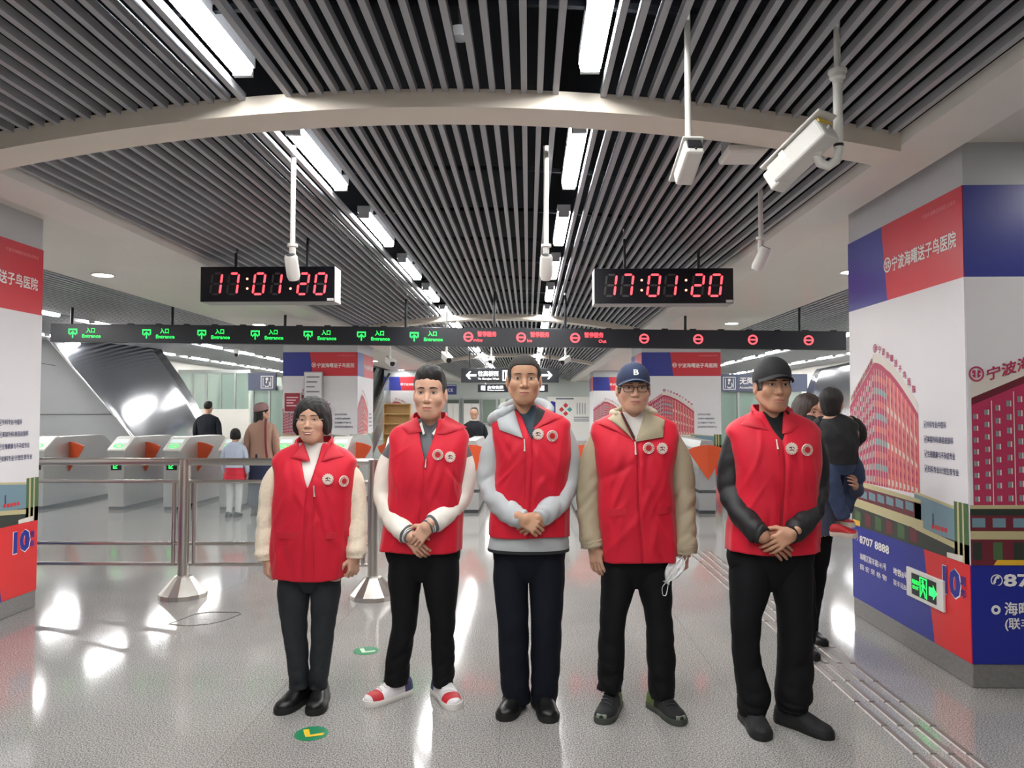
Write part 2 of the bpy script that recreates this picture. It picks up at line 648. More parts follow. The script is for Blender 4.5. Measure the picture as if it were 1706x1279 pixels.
def building_print(f, W, mirror=False, full=True):
    """printed picture of a rose-coloured hospital block above a street"""
    mb = MB()
    e = 0.0055
    X = (lambda u: u * W / 1.5) if not mirror else (lambda u: W - u * W / 1.5)

    def q(u0, u1, z00, z10, z11, z01, m, de=0.0):
        f.flat(mb, [(X(u0), z00), (X(u1), z10), (X(u1), z11), (X(u0), z01)], m, e + de)
    zb = 0.985

    def roof(u):
        if u < 0.40:
            return 1.56 + 0.30 * u / 0.40
        if u < 0.58:
            t = (u - .40) / .18
            return 1.86 - 0.055 * t * t
        t = (u - .58) / .41
        return 1.805 - 0.30 * t ** 1.25
    # three facades: left wing, rounded corner, right wing
    cols = [(0.0 + .05 * i, 0.05 + .05 * i, 'L') for i in range(8)] + [(.40 + .036 * i, .436 + .036 * i, 'C') for i in range(5)] + \
           [(.58 + .051 * i, .631 + .051 * i, 'R') for i in range(8)]
    rows = 9
    for (u0, u1, k) in cols:
        r0, r1 = roof(u0), roof(u1)
        q(u0, u1, zb, zb, r1 - .07, r0 - .07, FACADE if k != 'R' else FACADE2)
        q(u0, u1, r0 - .07, r1 - .07, r1 - .03, r0 - .03, FACADE, .0004)
        q(u0, u1, r0 - .03, r1 - .03, r1 + .035, r0 + .035, FWIN2)
        for r in range(rows):
            t0, t1 = (r + .22) / rows, (r + .72) / rows
            a0, a1 = zb + (r0 - .09 - zb) * t0, zb + (r0 - .09 - zb) * t1
            b0, b1 = zb + (r1 - .09 - zb) * t0, zb + (r1 - .09 - zb) * t1
            du = (u1 - u0)
            if k == 'L':
                q(u0 + .12 * du, u0 + .42 * du, a0, a0, a1, a1, FWIN, .0006)
                q(u0 + .5 * du, u0 + .72 * du, b0, b0, b1, b1, FWIN2, .0006)
            elif k == 'C':
                q(u0 + .1 * du, u0 + .9 * du, a0, b0, b1, a1, FWIN if r % 2 else FACADE2, .0006)
            else:
                q(u0 + .15 * du, u0 + .55 * du, a0, b0, b1, a1, FACADE if r % 3 else FWIN2, .0006)
        q(u0, u0 + .006, zb, zb, r0 - .07, r0 - .07, FWIN2, .0009)
    # podium, shop fronts, street
    q(0, 1.0, .955, .93, .955, .995, FCREAM, .0012)
    q(0, 1.0, .86, .83, .93, .955, FMAROON)
    for i in range(7):
        u = .03 + i * .13
        q(u, u + .1, .875, .87, .92, .93, FSKY, .0008)
    q(0, 1.02, .80, .765, .83, .86, FCREAM, .0004)
    q(0, 1.5, .66, .66, .765, .80, FDARK)
    for i in range(6):
        u = .06 + i * .16
        q(u, u + .09, .68, .68, .76, .775, FMAROON if i % 2 else FTREE, .0008)
    q(.92, 1.36, .775, .765, .945, .985, FSKY)
    q(.92, 1.36, .985, .945, .962, 1.0, FCREAM, .0006)
    q(.92, 1.36, .765, .725, .76, .795, FCREAM, .0012)
    for i in range(5):
        q(1.12 + .035 * i, 1.145 + .035 * i, .80, .80, .825, .825, PRED, .0016)
    q(1.13, 1.145, .82, .82, .89, .89, INK_B, .0014)
    q(1.36, 1.5, .66, .66, .99, .99, FTREE)
    q(1.39, 1.41, .66, .66, .99, .99, FCREAM, .0008)
    q(1.44, 1.455, .66, .66, .99, .99, FCREAM, .0008)
    q(.02, .14, .662, .662, .70, .70, FTAXI, .0016)
    q(1.28, 1.44, .662, .662, .70, .69, FWIN2, .0016)
    mb.build('building_print', None, f.p)
    # roof sign letters
    us = [(.47 + .056 * i) for i in range(9)]
    if not mirror:
        logo_disc(f, X(.425), roof(.425) + .07, .03 * W / 1.5, FACADE, .0075)
        for ch, u in zip(HOSP, us):
            f.text(ch, X(u), roof(u) + .045, .05, FACADE, width=.042 * W / 1.5, bold=.03, e=.0075)
        o = f.text(HOSP, 0, 0, .05, FACADE, width=.36 * W / 1.5, bold=.02, e=.0075)
        n = len(o.data.vertices)
        # letters on the left wing follow the rising roof line
        for v in o.data.vertices:
            d = (v.co - f.O)
            u = d.dot(f.U)
            v.co += f.U * (.02 * W / 1.5) + Vector((0, 0, 1.555 + .30 * u / (.40 * W / 1.5)))


def fascia_common(f, W, boundary, slant):
    f.slab('banner_blue_panel', [(0, PZ['white']), (boundary + slant, PZ['white']), (boundary, PZ['top']), (0, PZ['top'])], BBLUE)
    f.slab('banner_red_panel', [(boundary + slant, PZ['white']), (W, PZ['white']), (W, PZ['top']), (boundary, PZ['top'])], BRED)
    f.slab('white_panel', [(0, PZ['band']), (W, PZ['band']), (W, PZ['white']), (0, PZ['white'])], PWHITE)


def face_side(f, W, detail=True):
    """layout of the long printed side: banner, picture, list, phone band"""
    fascia_common(f, W, .36 * W, .07)
    logo_disc(f, .415 * W, 2.47, .05, INK_W)
    f.text(HOSP, .455 * W, 2.425, .1, INK_W, width=.50 * W, bold=.015)
    f.text('宁波市海曙区医保定点单位', .72 * W, 2.66, .028, BBLUE if False else mat('ink_pink', rgb(226, 120, 128), .5), width=.24 * W)
    building_print(f, W)
    for i, t in enumerate(('外科专业/中医科', '美容外科/美容皮肤科', '生殖健康与不孕症专业', '妇科专业/计划生育专业')):
        f.text('☑' + t, .70 * W, 1.40 - i * .088, .042, INK_B, width=(.155, .2, .21, .23)[i] * W / 1.0 * 1.05, bold=.012)
    # lower band
    f.slab('band_blue_panel', [(0, PZ['plinth']), (.75 * W, PZ['plinth']), (.68 * W, PZ['band']), (0, PZ['band'])], PBLUE)
    f.slab('band_red_panel', [(.75 * W, PZ['plinth']), (W, PZ['plinth']), (W, PZ['band']), (.68 * W, PZ['band'])], PRED)
    f.text('✆', .03 * W, .555, .06, INK_W)
    f.text('8707 8888', .085 * W, .545, .075, INK_W, width=.30 * W, bold=.03)
    f.text('海曙区联丰路141号', .085 * W, .43, .05, INK_W, width=.27 * W, bold=.015)
    f.text('国宏荣格物', .085 * W, .36, .042, INK_W, width=.27 * W, bold=.01, spacing=1.5)
    f.text('地铁8号线', .42 * W, .43, .05, INK_W, width=.17 * W, bold=.015)
    f.text('联丰站B出口', .42 * W, .36, .042, INK_W, width=.17 * W, bold=.01)
    f.text('10', .80 * W, .46, .2, PBLUE, width=.12 * W, bold=.05, e=.0075)
    f.text('10', .795 * W, .455, .21, INK_W, width=.13 * W, bold=.055, e=.0065)
    f.text('周', .94 * W, .54, .055, PBLUE, e=.0075)
    f.text('年', .94 * W, .47, .055, PBLUE, e=.0075)


def face_front_near(f, W):
    fascia_common(f, W, .62 * W, .07)
    logo_disc(f, .70 * W, 2.47, .05, INK_W)
    mb = MB()
    zb = .985
    # picture starts at the corner: pink block with rising roof
    for i in range(22):
        u0, u1 = .02 + .06 * i, .08 + .06 * i
        r0, r1 = min(1.62 + .42 * u0, 1.9), min(1.62 + .42 * u1, 1.9)
        f.flat(mb, [(u0, zb), (u1, zb), (u1, r1 - .07), (u0, r0 - .07)], FACADE, .0055)
        f.flat(mb, [(u0, r0 - .1), (u1, r1 - .1), (u1, r1 - .06), (u0, r0 - .06)], FMAROON, .0062)
        f.flat(mb, [(u0, r0 - .06), (u1, r1 - .06), (u1, r1 + .03), (u0, r0 + .03)], FWIN2, .0055)
        for r in range(8):
            t0 = zb + (r0 - .13 - zb) * (r + .3) / 8
            t1 = zb + (r0 - .13 - zb) * (r + .72) / 8
            f.flat(mb, [(u0 + .008, t0), (u0 + .022, t0), (u0 + .022, t1), (u0 + .008, t1)], FWIN, .0062)
            f.flat(mb, [(u0 + .026, t0), (u0 + .034, t0), (u0 + .034, t1), (u0 + .026, t1)], FWIN2, .0062)
        if i % 2:
            f.flat(mb, [(u0 + .045, zb), (u0 + .05, zb), (u0 + .05, r0 - .1), (u0 + .045, r0 - .1)], FWIN2, .0066)
    f.flat(mb, [(0, .66), (W, .66), (W, .985), (0, .985)], FMAROON, .0055)
    f.flat(mb, [(0, .965), (W, .97), (W, .995), (0, .985)], FCREAM, .0062)
    f.flat(mb, [(0, .93), (W, .93), (W, .965), (0, .965)], FDARK, .006)
    f.flat(mb, [(0, .80), (W, .80), (W, .845), (0, .845)], FCREAM, .0062)
    for i in range(12):
        u = .01 + .11 * i
        f.flat(mb, [(u, .865), (u + .07, .865), (u + .07, .915), (u, .915)], FSKY, .0062)
        f.flat(mb, [(u, .69), (u + .05, .69), (u + .05, .785), (u, .785)], FTREE if i % 2 else FDARK, .0062)
    f.flat(mb, [(.12, .662), (.34, .662), (.32, .69), (.14, .69)], FTAXI, .0068)
    mb.build('building_print', None, f.p)
    logo_disc(f, .05, 1.70, .042, FACADE, .0075)
    o = f.text(HOSP, .1, 1.665, .075, FACADE, width=.75, bold=.025, e=.0075)
    for v in o.data.vertices:
        u = (v.co - f.O).dot(f.U)
        v.co.z += .30 * (u - .1)
    f.slab('band_blue_panel', [(0, PZ['plinth']), (W, PZ['plinth']), (W, PZ['band']), (0, PZ['band'])], PBLUE)
    f.text('✆', .1, .555, .07, INK_W)
    f.text('8707 8888', .17, .55, .09, INK_W, width=.62, bold=.03)
    f.text('◎', .1, .40, .06, INK_W)
    f.text('海曙区联丰路141号', .17, .40, .075, INK_W, bold=.015)
    f.text('(联丰广场)', .17, .325, .065, INK_W, bold=.015)


def pillar(x0, x1, y0, y1, label, faces):
    cx, cy = (x0 + x1) / 2, (y0 + y1) / 2
    r = empty('pillar', (cx, cy, 0))
    tag(r, label, 'pillar')
    hx, hy = (x1 - x0) / 2, (y1 - y0) / 2
    MB().bbox((-hx + .003, -hy + .003, PZ['plinth']), (hx - .003, hy - .003, 2.99)).build('core', PIL_TOP, r)
    MB().bbox((-hx, -hy, 0), (hx, hy, PZ['plinth'])).build('plinth', STONE, r, bevel=.006)
    F = {
        'front': Face(r, (-hx, -hy, 0), (1, 0, 0), (0, -1, 0), 2 * hx),
        'left': Face(r, (-hx, hy, 0), (0, -1, 0), (-1, 0, 0), 2 * hy),
        'right': Face(r, (hx, -hy, 0), (0, 1, 0), (1, 0, 0), 2 * hy),
        'back': Face(r, (hx, hy, 0), (-1, 0, 0), (0, 1, 0), 2 * hx)}
    for k, fn in faces.items():
        fn(F[k], F[k].W)
    return r


def plain_face(f, W):
    fascia_common(f, W, .3 * W, .07)
    f.slab('band_blue_panel', [(0, PZ['plinth']), (.75 * W, PZ['plinth']), (.68 * W, PZ['band']), (0, PZ['band'])], PBLUE)
    f.slab('band_red_panel', [(.75 * W, PZ['plinth']), (W, PZ['plinth']), (W, PZ['band']), (.68 * W, PZ['band'])], PRED)


PR0, PR1 = 2.4, 4.0
PL0, PL1 = -5.25, -3.65
right_pillar = pillar(PR0, PR1, 4.165, 5.65, 'large hospital-advert pillar at the right edge beside the exit arrow', {'left': face_side, 'front': face_front_near, 'back': plain_face, 'right': plain_face})
pillar(PL0 - .13, PL1 - .13, 4.2, 5.72, 'large hospital-advert pillar cut off by the left edge', {'right': face_side, 'front': plain_face, 'back': plain_face})
pillar(PL0, PL1, 15.9, 17.5, 'advert pillar behind the smiling woman in glasses', {'front': face_side, 'right': face_side, 'back': plain_face})
pillar(PR0 + .02, PR1 + .1, 16.1, 17.7, 'advert pillar between the two men wearing caps', {'front': face_side, 'left': face_side, 'back': plain_face})
pillar(PL0 - .1, PL1 - .1, 27.6, 29.2, 'distant advert pillar beside the escalator', {'front': face_side, 'right': plain_face})
pillar(PR0, PR1, 28.0, 29.6, 'distant advert pillar left of the man in the navy cap', {'front': face_side, 'left': plain_face})

# lit green exit sign on the right pillar
ex = empty('exit_sign', (PR0, 4.165 + .45, .43))
tag(ex, 'green running-man exit arrow sign low on the right pillar', 'sign')
MB().bbox((-.022, -.21, -.09), (-.0055, .21, .09)).build('frame', CAMWHITE, ex, bevel=.004)
MB().bbox((-.0245, -.14, -.065), (-.021, .14, .065)).build('screen', BLACK, ex)
exf = Face(ex, (-.0248, .21, -.09), (0, -1, 0), (-1, 0, 0), .42)
mb = MB()
exf.flat(mb, [(.275, .065), (.32, .065), (.32, .045), (.36, .09), (.32, .135), (.32, .115), (.275, .115)], LED_G, .001)
for (a, b, c, d) in ((.17, .03, .178, .15), (.245, .03, .253, .15), (.17, .142, .253, .15)):
    exf.flat(mb, [(a, b), (c, b), (c, d), (a, d)], LED_G, .001)
exf.flat(mb, [(.205 + .011 * math.cos(a), .127 + .011 * math.sin(a)) for a in np.linspace(0, 2 * PI, 12)[:-1]], LED_G, .0012)
exf.flat(mb, [(.195, .085), (.21, .08), (.225, .112), (.205, .118)], LED_G, .0012)
exf.flat(mb, [(.198, .09), (.212, .085), (.235, .06), (.24, .035), (.23, .035), (.222, .058)], LED_G, .0012)
exf.flat(mb, [(.197, .088), (.207, .082), (.195, .055), (.18, .035), (.176, .042), (.188, .06)], LED_G, .0012)
exf.flat(mb, [(.222, .11), (.24, .092), (.236, .087), (.218, .1)], LED_G, .0012)
exf.flat(mb, [(.205, .115), (.186, .1), (.19, .094), (.208, .105)], LED_G, .0012)
mb.build('pictogram', LED_G, ex)
text('安全出口', .03, LED_G, ex, exf.pt(.08, .095, .001), exf.U, (0, 0, 1), .01, .08)
text('EXIT', .03, LED_G, ex, exf.pt(.085, .062, .001), exf.U, (0, 0, 1), .01, .07)

# ------------------------------------------------------------------ clocks
SEG = {'0': 'abcdef', '1': 'bc', '2': 'abdeg', '7': 'abc', '8': 'abcdefg'}


def seg_polys(w, h, t):
    g = t * .55
    H = h / 2
    horiz = lambda z: [(g, z), (g + t / 2, z + t / 2), (w - g - t / 2, z + t / 2), (w - g, z), (w - g - t / 2, z - t / 2), (g + t / 2, z - t / 2)]
    vert = lambda x, z0, z1: [(x, z0 + g * .5), (x + t / 2, z0 + g * .5 + t / 2), (x + t / 2, z1 - g * .5 - t / 2), (x, z1 - g * .5), (x - t / 2, z1 - g * .5 - t / 2), (x - t / 2, z0 + g * .5 + t / 2)]
    return {'a': horiz(h), 'd': horiz(0), 'g': horiz(H), 'b': vert(w, H, h), 'c': vert(w, 0, H), 'e': vert(0, 0, H), 'f': vert(0, H, h)}


def clock(pxs, cells, colons, py_d0, py_d1, label, tagpx, hide_colon=None):
    YC = 7.3
    (x0, y0), (x1, y1) = pxs
    a, b = at(x0, y1, YC), at(x1, y0, YC)
    W, H = b.x - a.x, b.z - a.z
    r = empty('digital_clock', ((a.x + b.x) / 2, YC, a.z))
    tag(r, label, 'clock', 'hanging red digital clocks')
    w2 = W / 2
    D = .24
    MB().bbox((-w2, .012, 0), (w2, D, H)).build('case', STEEL2, r, bevel=.006)
    MB().bbox((-w2 + .004, 0, .004), (w2 - .004, .014, H - .004)).build('screen', mat('clock_screen', rgb(18, 18, 26), .25), r)
    for sx in (-.27, .27):
        MB().tube([(sx * W, D / 2, H), (sx * W, D / 2, zs(r.location.x + sx * W) - a.z + .1)], .014).build('hanger_rod', BLACK, r, 1)
    off = MB()
    for (c0, c1), ch in zip(cells, '170120'):
        p0, p1 = at(c0, py_d1, YC), at(c1, py_d0, YC)
        w, h = p1.x - p0.x - .03, p1.z - p0.z
        sh = .12
        on = MB()
        for k, poly in seg_polys(w * .86, h * .93, .021).items():
            lit = k in SEG[ch] and not (ch == '7' and k == 'f' and False)
            mb = on if lit else off
            vs = [(p0.x - r.location.x + x + z * sh, -.0015 if lit else -.001, p0.z - a.z + z + h * .03) for x, z in poly]
            mb.add(vs, [tuple(range(6))])
        on.build('lit_digit', LED_R, r)
    off.build('unlit_segments', SEG_OFF, r)
    dots = MB()
    for i, c in enumerate(colons):
        for py in (.28, .72):
            p = at(c, py_d0 + (py_d1 - py_d0) * py, YC)
            dots.lathe([(.0005, -.003), (.011, -.003), (.011, 0), (.0005, 0)], (p.x - r.location.x, 0, p.z - a.z), 14, axis='y')
    dots.build('colon_dots', mat('led_dot', rgb(255, 120, 90), .5, emit=4.0, emit_col=(1, .25, .15, 1)), r)
    MB().bbox((w2 - .075, -.004, .008), (w2 - .01, .002, .035)).build('maker_plate', CAMWHITE, r)
    return r


clock(((333, 443), (558, 503)), [(350, 374), (378, 402), (421, 446), (451, 473), (495, 519), (523, 548)], [412, 484], 454, 491,
      'red digital clock hanging on the left over the entrance gates', None)
clock(((990, 446), (1222, 506)), [(1007, 1031), (1034, 1059), (1078, 1104), (1106, 1132), (1152, 1177), (1181, 1207)], [1069, 1143], 456, 494,
      'red digital clock hanging on the right over the exit gates', None)

# ------------------------------------------------------------------ black LED display beam over the gates
YS = 11.5
pA, pB = at(83, 571, YS), at(1410, 581, YS)
LS = pB.x - pA.x
led = empty('led_display_beam', ((pA.x + pB.x) / 2, YS, (pA.z + pB.z) / 2))
led.rotation_euler = (0, math.atan2(-(pB.z - pA.z) + .035, LS), 0)
tag(led, 'long black display beam with green entrance and red stop signs', 'display')
HB = .285
MB().bbox((-LS / 2, 0, 0), (LS / 2, .13, HB)).build('housing', SIGNBLACK, led, bevel=.005)
k = 0
for px in (120, 287, 475, 676, 823, 941, 1141, 1331):
    p = at(px, 500, YS + .06)
    xl = p.x - led.location.x
    top = (zs(p.x) + .1 if abs(p.x - XC) < 2.6 else (3.0 if abs(p.x - XC) < 4.5 else 3.2)) - led.location.z
    MB().tube([(xl, .06, HB), (xl, .06, top)], .022).build('hanger_rod', BLACK, led, 1)
nub = MB()
for px in range(215, 1400, 47):
    xl = at(px, 545, YS).x - led.location.x
    nub.box((xl, .05, HB + .008), (.09, .05, .02))
nub.build('cable_clips', BLACK, led)
zc = HB / 2


def ledtext(t, x, z, h, m, w=None):
    return text(t, h, m, led, (x, -.002, z), (1, 0, 0), (0, 0, 1), .012, w)


for px in (121, 244, 336, 425, 513, 602, 690):
    xl = at(px, 557, YS).x - led.location.x
    mb = MB()

    def bar(pts):
        mb.add([(xl + x, -.002, zc + z) for x, z in pts], [tuple(range(len(pts)))], LED_G)
    s_ = .068
    bar([(-s_, .065), (s_, .065), (s_, .045), (-s_, .045)])
    bar([(-s_, .045), (-s_ + .016, .045), (-s_ + .016, -.015), (-s_, -.015)])
    bar([(s_ - .016, .045), (s_, .045), (s_, -.015), (s_ - .016, -.015)])
    bar([(-.009, -.075), (.009, -.075), (.009, .02), (-.009, .02)])
    bar([(0, .03), (-.045, -.012), (-.045, -.035), (0, .005)])
    bar([(0, .03), (.045, -.012), (.045, -.035), (0, .005)])
    mb.build('entrance_icon', LED_G, led)
    ledtext('入口', xl + .21, zc + .012, .085, LED_G, .135)
    ledtext('Entrance', xl + .145, zc - .07, .075, LED_G, .29)
for i, px in enumerate((780, 868, 958, 1073, 1163, 1254, 1347)):
    xl = at(px, 562, YS).x - led.location.x
    mb = MB()
    nn = 26
    for k in range(nn):
        a0, a1 = 2 * PI * k / nn, 2 * PI * (k + 1) / nn
        mb.add([(xl + r * math.cos(a), -.002, zc + r * math.sin(a)) for r, a in ((.075, a0), (.075, a1), (.052, a1), (.052, a0))], [(0, 1, 2, 3)])
    mb.add([(xl + x, -.002, zc + z) for x, z in ((-.052, -.011), (.052, -.011), (.052, .011), (-.052, .011))], [(0, 1, 2, 3)])
    mb.build('stop_icon', LED_R, led)
    if i < 3:
        ledtext('暂停服务', xl + .14, zc + .015, .085, LED_R, .29)
        ledtext(('rvice', 'ice', '  Out'.strip())[i], xl + (.08, .09, .36)[i], zc - .07, .07, LED_R)

# ------------------------------------------------------------------ railing in front of the gates
rl = empty('railing', (-2.79, 6.05, 0))
tag(rl, 'stainless steel railing with two posts behind the woman', 'railing')
XA, XB = -2.0, 1.54
for i, x in enumerate((0, XB)):
    MB().tube([(x, 0, .1), (x, 0, 1.105)], .047, 24).build('post', STEEL, rl, .8)
    MB().lathe([(.185, 0), (.185, .035), (.07, .165), (.05, .175), (.0005, .175)], (x, 0, 0), 14).build('post_base', STEEL, rl)
for z, r in ((1.085, .03), (.925, .015), (.425, .015), (.26, .015)):
    for a, b in ((XA, 0), (0, XB)):
        MB().tube([(a, 0, z), (b, 0, z)], r, 16).build('rail', STEEL, rl, .8)
for x in (-.085, .085, XB - .085):
    MB().tube([(x, 0, .26), (x, 0, .925)], .018, 14).build('upright', STEEL, rl, .8)
for a, b in ((XA, -.1), (.1, XB - .1)):
    MB().bbox((a, -.004, .44), (b, .004, .91)).build('glass_pane', mat('railing_glass', rgb(220, 235, 235), .05, alpha=.12), rl)

# ------------------------------------------------------------------ ticket gates
GATE_G = mat('gate_steel', rgb(190, 192, 190), .35, metal=.55)
GATE_TOP = mat('gate_lid', rgb(160, 164, 164), .3, metal=.5)
GDARK = mat('gate_base', rgb(70, 74, 76), .5)
SCR = mat('gate_screen', rgb(200, 214, 210), .3, emit=.5)
gm = {}
side = [(0, .05), (0, .90), (.26, 1.075), (.34, 1.085), (1.5, 1.085), (1.62, 1.07), (1.9, .9), (1.9, .05)]


def side_prism(poly, x0, x1, m=None):
    mb = MB()
    n = len(poly)
    vs = [(x0, y, z) for y, z in poly] + [(x1, y, z) for y, z in poly]
    mb.add(vs, [tuple(range(n)), tuple(reversed(range(n, 2 * n)))] + [(j, n + j, n + (j + 1) % n, (j + 1) % n) for j in range(n)], m)
    return mb


gm['body'] = side_prism(side, -.12, .12).mesh('body', GATE_G)
gm['base'] = MB().bbox((-.115, .02, 0), (.115, 1.88, .05)).mesh('base', GDARK)
lid = [(-.012, .885), (-.012, .91), (.255, 1.09), (.34, 1.1), (.34, 1.08), (.26, 1.07)]
gm['console'] = side_prism(lid, -.135, .135).mesh('console', CAMWHITE)
a = math.atan2(.18, .267)
rot = Matrix.Rotation(a, 3, 'X')
sc = MB()
sc.box(Vector((0, .16, 1.03)), (.19, .09, .006), None, rot)
gm['screen'] = sc.mesh('screen', SCR)
rg = MB()
for k in range(24):
    a0, a1 = 2 * PI * k / 24, 2 * PI * (k + 1) / 24
    rg.add([rot @ Vector((r * math.cos(t), r * .62 * math.sin(t), .004)) + Vector((0, .055, .96)) for r, t in ((.075, a0), (.075, a1), (.055, a1), (.055, a0))], [(0, 1, 2, 3)])
gm['reader_ring'] = rg.mesh('reader_ring', LED_G)
gm['display'] = MB().bbox((-.08, -.006, .60), (.08, .0, .73)).mesh('display', BLACK)
aw = MB()
aw.add([(.045, -.008, .705), (.055, -.008, .695), (-.02, -.008, .632), (-.03, -.008, .642)], [(0, 1, 2, 3)])
aw.add([(-.045, -.008, .622), (.02, -.008, .622), (.02, -.008, .636), (-.045, -.008, .636)], [(0, 1, 2, 3)])
aw.add([(-.045, -.008, .622), (-.031, -.008, .622), (-.031, -.008, .685), (-.045, -.008, .685)], [(0, 1, 2, 3)])
gm['arrow'] = aw.mesh('arrow', LED_G)
for s, nm in ((-1, 'flapL'), (1, 'flapR')):
    fl = MB()
    pts = [(0, 1.0)] + [(s * .27 * t, 1.0 - .07 * t * t) for t in (.35, .7, 1.0)] + [(s * .24, .86), (0, .5)]
    n = len(pts)
    fl.add([(x + s * .1, .62 - .10 * abs(x), z) for x, z in pts] + [(x + s * .1, .65 - .10 * abs(x), z) for x, z in pts],
           [tuple(range(n)), tuple(reversed(range(n, 2 * n)))] + [(j, n + j, n + (j + 1) % n, (j + 1) % n) for j in range(n)])
    gm[nm] = fl.mesh('flap', ORANGE)
    fl = MB()
    fl.add([(x, -.05 + .18 * abs(x), z) for x, z in pts] + [(x, -.03 + .18 * abs(x), z) for x, z in pts],
           [tuple(range(n)), tuple(reversed(range(n, 2 * n)))] + [(j, n + j, n + (j + 1) % n, (j + 1) % n) for j in range(n)])
    gm[nm + 'x'] = fl.mesh('flap', ORANGE)
gm['body_exit'] = MB().rings([[(w * .12, y, 0.05), (w2 * .12, y, 0.05), (w2 * .12, y, .95), (w2 * .08, y, 1.06), (w * .08, y, 1.06), (w * .12, y, .95)] for y, w, w2 in ((0.0, -1, 1), (1.9, -1, 1))]).mesh('body', GATE_G)
gm['stripe'] = MB().bbox((-.123, -.004, .30), (.123, 1.9, .345)).mesh('stripe', GDARK)


def gate(px, y, label, exit_=False, low=False):
    p = on_floor(px, 1279 / 2 + 44 + 1875 / y)
    x = at(px, 760, y).x
    r = empty('ticket_gate', (x, y, 0))
    tag(r, label, 'ticket gate', 'exit gates' if exit_ else 'entrance gates')
    names = [('body_exit' if exit_ else 'body', 'body'), ('base', 'base')]
    if exit_:
        names += [('flapLx', 'flap'), ('flapRx', 'flap'), ('stripe', 'stripe')]
    else:
        names += [('console', 'console'), ('screen', 'screen'), ('reader_ring', 'reader_ring'), ('display', 'display'), ('arrow', 'arrow'), ('flapL', 'flap'), ('flapR', 'flap')]
    for k, nm in names:
        link(bpy.data.objects.new(nm, gm[k]), r)


GL = ['entrance gate nearest the left pillar, mostly behind the railing', 'entrance gate with a green arrow left of the railing post',
      'entrance gate with a green arrow directly beside the railing post', 'entrance gate between the little girl and the railing post',
      'entrance gate behind the left shoulder of the woman in glasses', 'entrance gate behind the right shoulder of the woman in glasses',
      'entrance gate behind the man with white sleeves']
for px, lab in zip((60, 194, 286.5, 379, 471, 564, 656), GL):
    gate(px, 11.25, lab)
GX = ['exit gate just left of the woman in black', 'exit gate behind the tall bareheaded man', 'exit gate between the tall man and the navy-capped man',
      'exit gate behind the navy-capped man', 'exit gate with orange flaps between the two capped men', 'exit gate behind the man in the black cap']
for px, lab in zip((784, 872, 972, 1085, 1178, 1275), GX):
    gate(px, 11.0, lab, True)

# ------------------------------------------------------------------ floor marks
for px, py, lab, am, tone in ((519, 1222, 'round green floor sticker with yellow arrow in front of the woman', YELLOW, GREEN),
                              (610, 1084, 'round green floor sticker with white arrow behind the sneakers', mat('sticker_pale', rgb(196, 214, 190), .4), GREEN)):
    p = on_floor(px, py)
    r = empty('floor_sticker', (p.x, p.y, 0))
    tag(r, lab, 'sticker', 'arrow floor stickers')
    MB().lathe([(.0005, 0), (.078, 0), (.078, .002), (.0005, .002)], n=36).build('disc', tone, r)
    mb = MB()
    mb.add([(-.05, .035, .003), (-.025, .045, .003), (.0, -.018, .003), (-.015, -.045, .003)], [(0, 1, 2, 3)])
    mb.add([(-.015, -.045, .003), (.0, -.018, .003), (.058, .008, .003), (.058, -.018, .003)], [(0, 1, 2, 3)])
    mb.build('arrow', am, r)
# tactile strips
tc = empty('tactile_strips', (1.69, 2.2, 0))
tag(tc, 'four steel tactile guide lines in the floor beside the right pillar', 'tactile paving')
TACT = mat('tactile_steel', rgb(150, 142, 138), .42, metal=.6)
pr = [(-.0175, 0), (-.0125, .005), (.0125, .005), (.0175, 0)]
st = MB()
st.rings([[(x, y, z) for x, z in pr] for y in (.006, .282)], TACT)
for y in (.02, .268):
    st.lathe([(.0005, .0055), (.006, .0055), (.007, .0045)], (0, y, 0), 8, TACT)
st_me = st.mesh('strip')
for j in range(20):
    for i in range(4):
        o = bpy.data.objects.new('strip', st_me)
        o.location = (i * .077, (3.366 - 2.2) + (j - 4) * .295, .0)
        link(o, tc)
# floor hatch outline
p = on_floor(340, 1032)
ht = empty('floor_hatch', (p.x, p.y, 0))
tag(ht, 'thin eight-sided hatch outline in the floor before the railing', 'hatch')
oc = [(-.2, -.12), (-.13, .14), (-.05, .2), (.17, .2), (.21, .15), (.16, -.02), (.08, -.12), (-.05, -.16)]
mb = MB()
for k in range(8):
    a, b = Vector(oc[k] + (0,)), Vector(oc[(k + 1) % 8] + (0,))
    mb.tube([a, b], .004, 6)
mb.build('seam', mat('hatch_seam', rgb(80, 74, 70), .4, metal=.6), ht)
# ================================================================== background
def boxpx(mb, x0, y0, x1, y1, Y, depth, m=None, off=(0, 0, 0)):
    a, b = at(x0, y1, Y), at(x1, y0, Y)
    mb.bbox((a.x - off[0], Y - off[1], a.z - off[2]), (b.x - off[0], Y + depth - off[1], b.z - off[2]), m)


